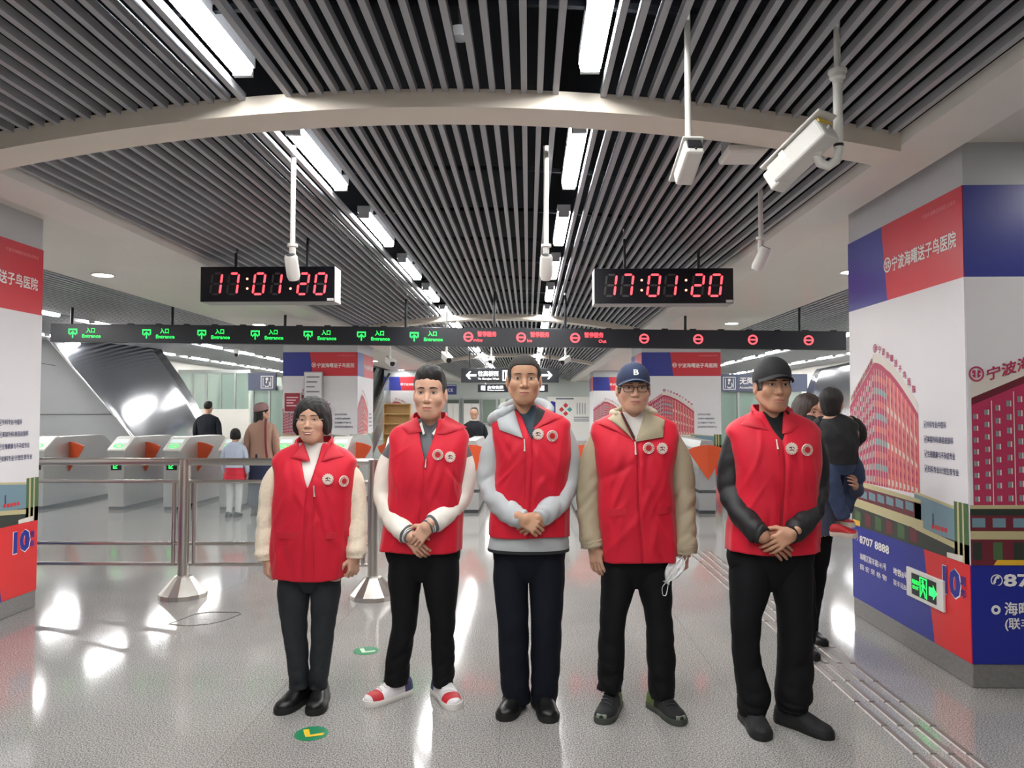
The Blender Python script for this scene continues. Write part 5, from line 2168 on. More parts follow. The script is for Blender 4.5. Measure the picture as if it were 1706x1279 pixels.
# ---- volunteers in the front row
SHIRT_W = mat('tee_white', rgb(228, 224, 218), .75, bump=.1, bscale=20)
TROUSER_K = mat('trousers_black', rgb(17, 17, 20), .8, bump=.1, bscale=12, spec=.2)
TROUSER_N = mat('trousers_navy', rgb(18, 21, 31), .8, bump=.1, bscale=12, spec=.2)
JEANS_G = mat('jeans_charcoal', rgb(44, 47, 51), .8, noise=.18, nscale=9, bump=.15, bscale=60, spec=.2)
LEATHER_K = mat('leather_black', rgb(16, 16, 17), .38, bump=.08, bscale=40)
SHOE_K = mat('shoe_knit', rgb(20, 21, 23), .75, bump=.2, bscale=120)
SOLE_K = mat('sole_black', rgb(14, 14, 15), .6)


def rot_head(yaw, tilt, roll):
    return (Matrix.Rotation(yaw, 3, 'Z') @ Matrix.Rotation(tilt, 3, 'X') @ Matrix.Rotation(roll, 3, 'Y'))


def put_head(o, pos, R, sc, extra=None):
    o.matrix_local = Matrix.Translation(pos) @ R.to_4x4() @ Matrix.Diagonal((*sc, 1)) if extra is None else extra
    return o


class Person:
    def __init__(s, cx, Y, label, cat='person', name='person'):
        s.X, s.Y = at(cx, 900, Y).x, Y
        s.name, s.label, s.cat = name, label, cat
        s.body = MB()
        s.late = []

    def L(s, px, py, dy=0.0):
        p = at(px, py, s.Y + dy)
        return Vector((p.x - s.X, dy, p.z))

    def head(s, px, eye_py, chin_py, dy, skinm, w=1.0, jaw=1.0, yaw=0., tilt=0., roll=0., res=.003, feat=True, scale=None, **kw):
        e = s.L(px, eye_py, dy)
        c = s.L(px, chin_py, dy)
        k = scale or (e.z - c.z) / .119
        R = rot_head(yaw, tilt, roll)
        s.hp, s.hR, s.hk, s.hw = e, R, k, w
        f = lambda P: head_sdf(P, w, jaw)
        s.hf = f
        V, F = nets(f, (-.15, -.13, -.235), (.15, .13, .13), res)
        mb = MB()
        add_np(mb, V, F, skinm)
        if feat:
            face_features(mb, f, w, **kw)
        A = np.array(mb.v) * k
        A = A @ np.array(R).T + np.array(e)
        for fi, mi in zip(mb.f, mb.m):
            pass
        base = len(s.body.v)
        s.body.v.extend(map(tuple, A.tolist()))
        for fi, mi in zip(mb.f, mb.m):
            s.body.f.append(tuple(base + i for i in fi))
            s.body.m.append(s.body.slot(mb.mats[mi]))
        s.skin = skinm

    def hand(s, W, f, nb, ts, curl, size=1.0, **kw):
        hand_mesh(s.body, s.skin, W, f, nb, ts, curl, size, **kw)

    def core(s, torso, arms, legs):
        def F(P):
            d = None
            zs_ = np.linspace(torso.z0 + .02, torso.z1 - .06, 6)
            for i in range(5):
                a0, b0, x0, y0 = torso.sec(zs_[i])
                a1, b1, x1, y1 = torso.sec(zs_[i + 1])
                for sx in (-.45, .45):
                    c = s_cap(P, (x0 + sx * a0, y0, zs_[i]), (x1 + sx * a1, y1, zs_[i + 1]), min(a0 * .45, b0 * .62), min(a1 * .45, b1 * .62))
                    d = c if d is None else u(d, c, .05)
            for path, r in arms + legs:
                pp = catmull(path, 6)
                for i in range(6):
                    d = u(d, s_cap(P, pp[i], pp[i + 1], r, r), .02)
            return d
        pts = [Vector(p) for path, r in arms + legs for p in path]
        lo = [min(p[i] for p in pts) - .08 for i in range(3)]
        hi = [max(p[i] for p in pts) + .08 for i in range(3)]
        lo[1] = min(lo[1], -.15)
        hi[1] = max(hi[1], .16)
        hi[2] = max(hi[2], torso.z1)
        V, Fc = nets(F, lo, hi, .022)
        add_np(s.body, V, Fc, s.skin)

    def finish(s, rz=0.0, group=None):
        o = s.body.build(s.name, None, None, 1.6)
        o.location = (s.X, s.Y, 0)
        o.rotation_euler = (0, 0, rz)
        tag(o, s.label, s.cat, group)
        s.o = o
        return o

    def hair(s, style, m, res=.0035, lo=(-.13, -.13, -.2), hi=(.13, .16, .16), name='hair'):
        V, F = nets(hair_sdf(style), lo, hi, res)
        mb = MB()
        add_np(mb, V, F, m)
        o = mb.build(name, m, s.o, 1.6)
        put_head(o, s.hp, s.hR, (s.hk * s.hw, s.hk, s.hk))
        return o

    def on_head(s, o, sc=None):
        put_head(o, s.hp, s.hR, sc or (s.hk, s.hk, s.hk))
        return o


def make_trousers(p, hips, legs, m, seed=0, wr=.005, ankle_wr=1.6, name='trousers'):
    """hips: Torso; legs: list of (path, rad)"""
    o = empty(name, (0, 0, 0), 0, p.o)
    mb = MB()
    hips.mesh(mb, m, None, 0, 24, 48, .003, seed)
    for i, (path, rad) in enumerate(legs):
        limb(mb, path, rad, m, seed + i + 1, wr, 64, 28, flat=1.08, wfun=lambda t: .35 + .4 * math.exp(-((t - .55) / .12) ** 2) + ankle_wr * t ** 3)
    COL.objects.unlink(o)
    bpy.data.objects.remove(o)
    return mb.build(name, m, p.o, 1.6)


def torso_px(p, rows, n=2.5):
    keys = []
    for (py, xl, xr, b, yc) in rows:
        l, r = p.L(xl, py, yc), p.L(xr, py, yc)
        keys.append((l.z, (r.x - l.x) / 2, b, (l.x + r.x) / 2, yc))
    return Torso(keys, n)


def path_px(p, pts):
    return [p.L(x, y, d) for x, y, d in pts]


def leg_px(p, rows):
    """rows of (py, xl, xr, dy)"""
    path, rad = [], []
    n = len(rows)
    for i, (py, xl, xr, dy) in enumerate(rows):
        l, r = p.L(xl, py, dy), p.L(xr, py, dy)
        path.append((l + r) / 2)
        rad.append((i / (n - 1), (r.x - l.x) / 2))
    return path, rad


def vest(p, T, zip_px, neck_w, seed, flaps, badges, pull, hemwave=.004, back_collar=True, pockets=(), fold=.005, flapm=None):
    """red volunteer vest: shell with zip opening, collar, badges"""
    root = empty('vest', (0, 0, 0), 0, p.o)
    zz = p.L(*zip_px).z
    top = T.z1

    def opening(z):
        if z <= zz:
            return .0
        t = (z - zz) / (top - zz)
        return neck_w * (t ** .8)
    mb = MB()
    T.mesh(mb, VEST, opening, .004, 96, 150, fold, seed, hemwave=hemwave, creases=34)
    me = mb.build('shell', VEST, root, 1.6)
    so = me.modifiers.new('solid', 'SOLIDIFY')
    so.thickness = .004
    so.offset = -1
    # collar stand round the back of the neck
    if back_collar:
        c = MB()
        a, b, xc, yc = T.sec(top)
        rows = []
        for k in range(25):
            th = .95 + (2 * PI - 1.9) * k / 24
            x, y = math.sin(th), -math.cos(th)
            row = []
            for (g, dz) in ((.004, -.012), (.006, .02), (.004, .034), (.014, .030), (.02, -.01)):
                if dz > 0:
                    dz = -.008 + (dz + .008) * min(1, max(0, math.sin(PI * k / 24)) * 1.5)
                row.append((xc + (a + g) * x, yc + (b + g) * y + .01 * (y > 0) * (dz > 0), top + dz))
            rows.append(row)
        c.rings(rows, VEST_IN, False, False, closed=False)
        oc = c.build('collar_stand', VEST_IN, root, 1.6)
        sm = oc.modifiers.new('solid', 'SOLIDIFY')
        sm.thickness = .003
    for fl in flaps:
        q = [p.L(x, y, -.1) for x, y in fl]
        patch(T, [(v.x, v.z) for v in q], flapm or VEST_IN, .009, .006, 9, 0, 'collar_flap', root, .008)
    zb = p.L(pull[0], pull[1], -.12)
    zt = p.L(*zip_px, -.12)
    # zip line down to the hem and its pull
    m1 = MB()
    pts = [T.front(zt.x + (zb.x - zt.x) * 0, zt.z + .0 - (zt.z - T.z0 - .02) * k / 20, .0065) for k in range(21)]
    m1.tube(pts, .0022, 6)
    m1.build('zip', VEST_IN, root)
    a_, b_ = T.front(zt.x, zt.z, .01), T.front(zb.x, zb.z, .012)
    MB().tube([a_, (a_ + b_) / 2, b_], [.005, .004, .006], 8).build('zip_pull', ZIPPULL, root, 1.2)
    for (x, y, k) in badges:
        v = p.L(x, y, -.13)
        badge(T, v.x, v.z, k, root)
    for pk in pockets:
        q = [p.L(x, y, -.12) for x, y in pk]
        patch(T, [(v.x, v.z) for v in q], VEST_IN, .009, .004, 6, 0, 'pocket_flap', root)
    return root


def inner(p, T, m, zlo, name, grow=-.012, zhi=None, opening=None):
    mb = MB()
    T.mesh(mb, m, opening, grow, 30, 60, .002, 5, zlo=zlo, zhi=zhi)
    return mb.build(name, m, p.o, 1.6)


def sleeves(p, spec, m, name='jacket', wr=.006, bands=None, seed=3, cuffm=None):
    root = empty(name, (0, 0, 0), 0, p.o)
    for i, (path, rad) in enumerate(spec):
        mb = MB()
        limb(mb, path, rad, m, seed + i, wr, 60, 28, bands=bands, wfun=lambda t: .35 + 1.0 * math.exp(-((t - .55) / .2) ** 2) + .9 * max(0, t - .7) / .3)
        mb.build('sleeve', None if bands else m, root, 1.6)
    return root


def sleeve_px(p, pts, rad):
    return path_px(p, pts), rad


REL = (.25, .35, .25)
HOLD = (.45, .55, .35)


# ---------------- woman in glasses
def build_woman():
    p = Person(520, 3.85, 'smiling woman with glasses, black bob and cream sleeves in a red vest')
    sk = skin('skin_woman', 208, 164, 140)
    p.head(520.5, 699, 731.5, -.015, sk, w=1.06, jaw=.98, yaw=.03, scale=.92, smile=1.0, eye_open=.62, brow_z=.022, lipm=mat('lip_rose', rgb(186, 96, 92), .4), brow_th=.8)
    T = torso_px(p, [(958, 458, 577, 0.135, .0), (920, 455, 583, 0.140, .0), (870, 457, 586, 0.140, -.005), (820, 460, 589, 0.132, -.01), (785, 460, 590, 0.116, -.005), (762, 458, 590, 0.085, .005), (750, 470, 577, 0.073, .012), (742, 485, 561, 0.068, .018), (737, 497, 549, 0.066, .02)], 2.75)
    aL = path_px(p, [(478, 772, .01), (455, 805, .012), (446, 860, .0), (443, 905, -.025), (443, 934, -.04)])
    aR = path_px(p, [(571, 772, .01), (589, 805, .012), (594, 860, .0), (594, 900, -.025), (592, 930, -.04)])
    legs = [leg_px(p, [(945, 468, 516, 0), (985, 463, 516, 0), (1040, 470, 511, -.005), (1095, 478, 513, .01), (1143, 484, 515, .02)]),
            leg_px(p, [(945, 520, 566, 0), (985, 518, 567, 0), (1040, 519, 558, -.005), (1095, 517, 551, .01), (1143, 516, 545, .02)])]
    p.core(T, [(aL[:-1], .03), (aR[:-1], .03)], [(l[0][:-1], .04) for l in legs])
    p.hand(p.L(444, 930, -.04), (.06, -.05, -1), (-.75, -.6, 0), 1, (.75, .95, .6), .88, thumb=(.5, .6, .5))
    p.hand(p.L(591, 925, -.04), (-.04, -.05, -1), (.75, -.6, 0), -1, (.7, .9, .6), .88, thumb=(.5, .6, .5))
    p.finish(group='five volunteers in red vests')
    hr = p.hair('bob', HAIR)
    g = glasses(p.o, None, 1.02, mat('frame_thin', rgb(190, 170, 150), .3, metal=.7), 'round')
    p.on_head(g)
    inner(p, T, SHIRT_W, T.z0 + .2, 'shirt', -.014)
    cream = mat('fleece_cream', rgb(228, 214, 192), .9, noise=.06, nscale=60, bump=.35, bscale=140, sheen=.2)
    R = [(0, .040), (.2, .055), (.5, .052), (.8, .051), (.93, .052), (.96, .046), (1, .042)]
    sleeves(p, [(aL, R), (aR, R)], cream, 'jacket', .004, seed=11)
    vest(p, T, (525, 808), .060, 3, [((500, 737), (481, 762), (508, 768), (516, 768)), ((545, 737), (569, 760), (541, 768), (534, 768))],
         [(547, 798, 'gear'), (571, 802, 'round')], (527, 826), pockets=[((461, 884), (503, 884), (503, 895), (461, 896)), ((545, 886), (577, 886), (577, 896), (545, 897))])
    H = torso_px(p, [(984, 482, 552, .05, .0), (962, 470, 564, .085, .0), (950, 462, 574, .105, .0), (915, 466, 574, .112, .0)], 2.2)
    make_trousers(p, H, legs, JEANS_G, 20, .004)
    a, b = p.L(497, 1170, .03), p.L(531, 1170, .03)
    shoe(p.o, (a.x, .035, 0), -.32, .255, .1, 'boot', LEATHER_K, SOLE_K, H=.092)
    shoe(p.o, (b.x, .035, 0), .12, .255, .1, 'boot', LEATHER_K, SOLE_K, H=.092)
    for path, rad in legs:
        pass


# ---------------- man with white varsity sleeves
def build_varsity():
    p = Person(706, 3.95, 'young man with short black hair and white sleeves with striped cuffs')
    sk = skin('skin_varsity', 204, 160, 136)
    p.head(716.5, 655, 697, -.02, sk, w=.94, jaw=1.05, yaw=-.02, brow_z=.0215, brow_tilt=-.001, brow_th=1.2)
    T = torso_px(p, [(914, 634, 768, 0.140, .0), (880, 640, 769, 0.140, .0), (830, 648, 770, 0.138, -.005), (780, 651, 774, 0.132, -.012), (745, 651, 778, 0.116, -.005), (722, 652, 779, 0.088, .008), (711, 661, 770, 0.076, .014), (703, 678, 752, 0.070, .02), (697, 690, 741, 0.068, .022)], 2.75)
    aL = path_px(p, [(672, 727, .01), (648, 775, .02), (641, 825, .01), (655, 862, -.07), (672, 884, -.15), (684, 893, -.18)])
    aR = path_px(p, [(757, 727, .01), (772, 775, .02), (769, 822, .01), (748, 850, -.07), (728, 867, -.15), (711, 878, -.195)])
    legs = [leg_px(p, [(905, 652, 704, .0), (960, 647, 702, 0), (1035, 653, 694, -.01), (1095, 644, 684, .01), (1136, 640, 679, .02)]),
            leg_px(p, [(905, 708, 764, .0), (960, 703, 765, 0), (1035, 717, 758, -.01), (1095, 719, 757, .01), (1139, 720, 754, .02)])]
    p.core(T, [(aL, .035), (aR, .035)], [(l[0][:-1], .05) for l in legs])
    p.hand(p.L(681, 893, -.165), (.66, -.1, -.75), (-.1, -1, .1), 1, (.45, .5, .3), .9, thumb=(.5, .3, .3), spread=.0)
    p.hand(p.L(714, 876, -.2), (-.66, -.08, -.78), (.1, -1, .2), -1, (.5, .6, .4), .93, thumb=(.5, .35, .3), spread=.0)
    p.finish(group='five volunteers in red vests')
    p.hair('short', HAIR)
    grey = mat('varsity_grey', rgb(92, 94, 98), .85, bump=.2, bscale=80)
    wht = mat('varsity_white', rgb(222, 220, 210), .6, noise=.03, nscale=12, bump=.15, bscale=18)
    inner(p, T, grey, T.z0 + .25, 'shirt', -.014)
    # collar band of the jacket
    q0, q1 = p.L(700, 709, -.09), p.L(708, 735, -.13)
    R = [(0, .046), (.2, .060), (.45, .058), (.62, .056), (.78, .052), (.88, .05), (.92, .040), (1, .038)]
    bands = [(0, .13, grey), (.13, .9, wht), (.9, .92, grey), (.92, .94, wht), (.94, .96, grey), (.96, .98, wht), (.98, 1.0, grey)]
    bands = [(0, .15, grey), (.15, .88, wht), (.88, .9167, grey), (.9167, .9334, wht), (.9334, .95, grey), (.95, .9667, wht), (.9667, 1.0, grey)]
    sleeves(p, [(aL, R), (aR, R)], wht, 'jacket', .0045, bands=bands, seed=33)
    vest(p, T, (711, 764), .055, 7, [((692, 694), (664, 709), (680, 723), (701, 719)), ((740, 692), (776, 712), (740, 724), (727, 722))],
         [(730, 757, 'round'), (750, 761, 'gear')], (710, 779))
    patch(T, [(p.L(697, 706, -.1).x, p.L(697, 706, -.1).z), (p.L(700, 703, -.1).x, p.L(700, 703, -.1).z), (p.L(707, 722, -.1).x, p.L(707, 722, -.1).z), (p.L(704, 724, -.1).x, p.L(704, 724, -.1).z)], wht, .004, .003, 4, 0, 'collar_stripe', p.o)
    patch(T, [(p.L(733, 702, -.1).x, p.L(733, 702, -.1).z), (p.L(736, 705, -.1).x, p.L(736, 705, -.1).z), (p.L(722, 725, -.1).x, p.L(722, 725, -.1).z), (p.L(719, 722, -.1).x, p.L(719, 722, -.1).z)], wht, .004, .003, 4, 0, 'collar_stripe', p.o)
    H = torso_px(p, [(967, 665, 746, .05, .0), (945, 653, 758, .085, .0), (930, 644, 765, .105, .0), (880, 648, 766, .112, .0)], 2.2)
    make_trousers(p, H, legs, TROUSER_K, 40, .006)
    sw = mat('sneaker_sole', rgb(220, 216, 210), .5)
    a, b = p.L(655, 1165, .0), p.L(737, 1165, .0)
    shoe(p.o, (a.x + .012, .035, 0), -.75, .285, .104, 'sneaker', None, sw, 'sneaker', H=.085)
    shoe(p.o, (b.x - .005, .035, 0), .45, .285, .104, 'sneaker', None, sw, 'sneaker', H=.085)


# ---------------- tall man with cropped hair
def build_tall():
    p = Person(880, 3.82, 'tall bareheaded man with cropped hair and light grey hooded jacket')
    sk = skin('skin_tall', 188, 144, 116)
    p.head(873, 631.5, 672, -.02, sk, w=1.03, jaw=1.06, yaw=.03, brow_z=.021, brow_th=1.0, brow_tilt=-.001)
    T = torso_px(p, [(889, 815, 947, 0.140, .0), (860, 817, 947, 0.140, .0), (800, 826, 946, 0.140, -.005), (750, 826, 949, 0.132, -.012), (718, 822, 949, 0.112, -.002), (700, 822, 946, 0.085, .01), (690, 834, 929, 0.074, .016), (681, 846, 906, 0.069, .02), (675, 851, 897, 0.068, .022)], 2.75)
    aL = path_px(p, [(840, 712, .01), (823, 755, .02), (818, 802, .01), (833, 836, -.07), (857, 858, -.15), (872, 867, -.19)])
    aR = path_px(p, [(927, 708, .01), (942, 750, .02), (943, 798, .01), (930, 832, -.07), (909, 854, -.15), (897, 863, -.18)])
    legs = [leg_px(p, [(900, 826, 878, .0), (960, 822, 880, 0), (1030, 828, 880, -.01), (1100, 832, 881, .01), (1168, 838, 883, .015)]),
            leg_px(p, [(900, 884, 940, .0), (960, 881, 941, 0), (1030, 884, 936, -.01), (1100, 885, 934, .01), (1170, 886, 926, .015)])]
    p.core(T, [(aL, .035), (aR, .035)], [(l[0][:-1], .05) for l in legs])
    p.hand(p.L(896, 861, -.165), (-.75, -.05, -.55), (.15, -1, .2), -1, (.75, .8, .5), .93, spread=0.)
    p.hand(p.L(869, 863, -.2), (.8, -.1, -.5), (-.1, -1, .3), 1, (.75, .95, .6), .95, thumb=(.5, .3, .3), spread=.0)
    p.finish(group='five volunteers in red vests')
    p.hair('buzz', HAIR_BUZZ)
    grey = mat('hoodie_grey', rgb(172, 176, 178), .8, noise=.03, nscale=10, bump=.12, bscale=18)
    dark = mat('hoodie_lining', rgb(32, 34, 38), .85)
    inner(p, T, mat('tee_teal', rgb(48, 62, 74), .85, bump=.1, bscale=20), T.z0 + .25, 'shirt', -.014)
    R = [(0, .058), (.2, .068), (.45, .066), (.62, .062), (.8, .054), (.92, .047), (.96, .044), (1, .04)]
    jk = sleeves(p, [(aL, R), (aR, R)], grey, 'jacket', .007, seed=51)
    # jacket hem showing below the vest
    Hj = torso_px(p, [(913, 813, 948, .137, .0), (905, 814, 948, .137, .0), (880, 817, 946, .128, .0)], 2.4)
    mb = MB()
    Hj.mesh(mb, grey, None, 0, 8, 64, .002, 3)
    mb.build('hem', grey, jk, 1.6)
    Hj2 = torso_px(p, [(915, 813, 948, .139, .0), (910, 813, 948, .139, .0)], 2.4)
    mb = MB()
    Hj2.mesh(mb, dark, None, .002, 2, 64, .001, 3)
    mb.build('hem_edge', dark, jk, 1.6)
    vest(p, T, (874, 731), .058, 9, [((899, 676), (941, 694), (911, 706), (889, 715))],
         [(896.5, 723, 'gear'), (920, 726, 'round')], (874, 751), back_collar=False)
    g = lambda x, y: (p.L(x, y, -.1).x, p.L(x, y, -.1).z)
    patch(T, [g(855, 677), g(826, 695), g(832, 716), g(871, 729)], grey, .016, .012, 10, 0, 'hood_flap', jk, .018)
    patch(T, [g(895, 676), g(909, 684), g(902, 698), g(888, 712)], dark, .020, .005, 6, 0, 'hood_lining', jk)
    mb = MB()
    limb(mb, [p.L(858, 676, -.06), p.L(842, 686, -.05), p.L(824, 696, -.02), p.L(816, 706, .03)], [(0, .012), (.4, .026), (.75, .03), (1, .012)], grey, 9, .004, 24, 16)
    mb.build('hood_fold', grey, jk, 1.6)
    # rolled hood behind the neck
    mb = MB()
    hp = [p.L(846, 686, -.03), p.L(838, 682, .05), p.L(856, 676, .12), p.L(880, 674, .14), p.L(902, 676, .12), p.L(915, 684, .05), p.L(906, 690, -.04)]
    limb(mb, hp, [(0, .014), (.2, .03), (.5, .042), (.8, .03), (1, .012)], grey, 8, .004, 30, 16)
    mb.build('hood', grey, jk, 1.6)
    H = torso_px(p, [(967, 839, 924, .05, .0), (945, 827, 936, .085, .0), (925, 821, 942, .105, .0), (880, 824, 942, .112, .0)], 2.2)
    make_trousers(p, H, legs, TROUSER_N, 60, .005)
    a, b = p.L(856, 1165, .02), p.L(903, 1170, .02)
    shoe(p.o, (a.x, .03, 0), -.28, .27, .104, 'boot', LEATHER_K, SOLE_K, H=.085)
    shoe(p.o, (b.x, .02, 0), .2, .275, .104, 'boot', LEATHER_K, SOLE_K, H=.085)


# ---------------- man in navy cap and glasses
def build_navycap():
    p = Person(1061, 3.8, 'man in navy cap and glasses with beige jacket sleeves, holding a mask')
    sk = skin('skin_navycap', 200, 156, 132)
    p.head(1055, 647, 684, -.02, sk, w=1.04, jaw=1.05, yaw=-.02, brow_z=.022, brow_th=.7, eye_open=.9, scale=.98)
    T = torso_px(p, [(930, 1003, 1127, 0.135, .0), (890, 998, 1126, 0.140, .0), (840, 995, 1121, 0.140, -.005), (790, 994, 1119, 0.134, -.012), (745, 990, 1125, 0.121, -.008), (716, 985, 1128, 0.090, .004), (703, 991, 1121, 0.078, .012), (693, 1011, 1100, 0.072, .018), (686, 1028, 1084, 0.070, .022)], 2.75)
    aL = path_px(p, [(1004, 722, .01), (987, 770, .015), (981, 825, .005), (982, 875, -.02), (988, 911, -.04)])
    aR = path_px(p, [(1109, 720, .01), (1131, 770, .015), (1138, 825, .005), (1141, 880, -.025), (1141, 921, -.05)])
    legs = [leg_px(p, [(925, 1006, 1060, .0), (965, 1001, 1060, 0), (1030, 1000, 1043, -.01), (1095, 996, 1040, .01), (1148, 997, 1036, .02)]),
            leg_px(p, [(925, 1062, 1117, .0), (965, 1060, 1119, 0), (1030, 1076, 1120, -.01), (1095, 1077, 1124, .01), (1160, 1083, 1124, .015)])]
    p.core(T, [(aL, .033), (aR, .033)], [(l[0][:-1], .05) for l in legs])
    p.hand(p.L(989, 910, -.04), (.14, -.05, -1), (-.55, -.85, 0), 1, (.3, .4, .3), .92)
    p.hand(p.L(1140, 918, -.05), (-.12, -.1, -1), (.55, -.85, 0), -1, (.95, 1.15, .8), .9, thumb=(.6, .7, .6))
    p.finish(group='five volunteers in red vests')
    p.hair('under_cap', HAIR)
    navy = mat('cap_navy', rgb(40, 52, 82), .8, bump=.2, bscale=120)
    c = ball_cap(p.o, (0, 0, 0), 1, navy, mat('cap_brim_navy', rgb(30, 38, 62), .8), 1, 'B', brim_drop=.010, edge=mat('cap_piping', rgb(104, 122, 158), .7))
    p.on_head(c, (p.hk * 1.0, p.hk, p.hk))
    g = glasses(p.o, None, 1.05, mat('frame_dark', rgb(70, 40, 40), .35), 'square')
    p.on_head(g)
    inner(p, T, SHIRT_W, T.z0 + .25, 'shirt', -.014)
    bei = mat('jacket_beige', rgb(158, 146, 122), .75, noise=.05, nscale=9, bump=.15, bscale=16)
    dark = mat('jacket_binding', rgb(36, 34, 34), .8)
    R = [(0, .056), (.2, .064), (.5, .06), (.8, .055), (.9, .057), (1, .055)]
    jk = sleeves(p, [(aL, R), (aR, R)], bei, 'jacket', .007, seed=71)
    for (x, y, d) in ((987, 904, -.035), (1141, 914, -.047)):
        c0, c1 = p.L(x - 1, y - 6, d), p.L(x + 1, y + 6, d)
        mb = MB()
        limb(mb, [c0, (c0 + c1) / 2, c1], [(0, .058), (.5, .0585), (1, .057)], bei, 5, .002, 8, 26)
        mb.build('cuff_tab', bei, jk, 1.6)
    vest(p, T, (1058, 736), .062, 13, [((1022, 690), (992, 704), (1012, 712), (1046, 728))],
         [(1080, 746, 'round'), (1103, 747, 'gear')], (1058, 757), back_collar=False,
         pockets=[((1000, 850), (1042, 844), (1041, 856), (1000, 862)), ((1093, 846), (1117, 843), (1117, 854), (1094, 856))])
    g = lambda x, y: (p.L(x, y, -.1).x, p.L(x, y, -.1).z)
    patch(T, [g(1034, 684), g(1014, 697), g(1044, 722), g(1054, 733)], bei, .016, .010, 9, 0, 'jacket_collar', jk, .014)
    patch(T, [g(1078, 684), g(1110, 699), g(1104, 728), g(1058, 735)], bei, .016, .010, 9, 0, 'jacket_collar', jk, .016)
    patch(T, [g(1036, 687), g(1038, 686), g(1057, 728), g(1055, 731)], dark, .031, .006, 6, 0, 'binding', jk)
    mb = MB()
    hp = [p.L(1029, 690, -.05), p.L(1022, 690, .05), p.L(1037, 686, .11), p.L(1056, 684, .13), p.L(1076, 686, .11), p.L(1090, 690, .05), p.L(1082, 690, -.05)]
    limb(mb, hp, [(0, .012), (.2, .026), (.5, .036), (.8, .026), (1, .012)], bei, 8, .004, 30, 16)
    mb.build('hood', bei, jk, 1.6)
    H = torso_px(p, [(977, 1019, 1101, .05, .0), (955, 1007, 1113, .085, .0), (940, 1001, 1120, .105, .0), (900, 1003, 1119, .112, .0)], 2.2)
    make_trousers(p, H, legs, TROUSER_K, 80, .006)
    gs = mat('runner_sole', rgb(60, 64, 56), .6)
    a, b = p.L(1018, 1165, .02), p.L(1101, 1172, .02)
    shoe(p.o, (a.x, .03, 0), -.35, .28, .102, 'runner', SHOE_K, gs, H=.085)
    shoe(p.o, (b.x - .003, .02, 0), .38, .28, .102, 'runner', SHOE_K, gs, H=.085)
    # face mask hanging from his hand (a thing of its own)
    h = p.L(1138, 926, -.075)
    mk = empty('face_mask', (p.X + h.x, p.Y + h.y, h.z))
    tag(mk, 'crumpled white face mask dangling from a hand by its loop', 'face mask')
    mb = MB()
    MWT = mat('mask_white', rgb(232, 232, 232), .8, bump=.2, bscale=60)
    rows = []
    for i in range(13):
        t = i / 12
        c = Vector((-.012 - .075 * t, -.012 - .01 * math.sin(t * 3), -.005 - .125 * t))
        dirv = Vector((.8, .1, -.45)).normalized()
        w = (.012 + .03 * math.sin(PI * min(1, t * 1.15)) ** .6) if t < .95 else .02
        row = []
        for j in range(9):
            q = -1 + 2 * j / 8
            row.append(c + dirv * w * q + Vector((0, -.008 * math.sin(j * 2.4 + t * 6), .004 * math.sin(j * 1.9))))
        rows.append(row)
    mb.rings(rows, MWT, False, False, closed=False)
    o = mb.build('sheet', MWT, mk, 1.6)
    o.modifiers.new('solid', 'SOLIDIFY').thickness = .002
    lp = MB()
    lp.tube(catmull([(-.085, -.012, -.125), (-.105, -.012, -.15), (-.103, -.012, -.185), (-.088, -.012, -.188), (-.08, -.012, -.16), (-.075, -.012, -.13)], 24), .0022, 6)
    lp.build('ear_loop', MWT, mk, 1.2)
    lp = MB()
    lp.tube(catmull([(-.012, -.012, -.01), (.006, -.015, .012), (.016, -.012, -.004), (.0, -.014, -.03), (-.03, -.012, -.05)], 20), .0022, 6)
    lp.build('ear_loop', MWT, mk, 1.2)


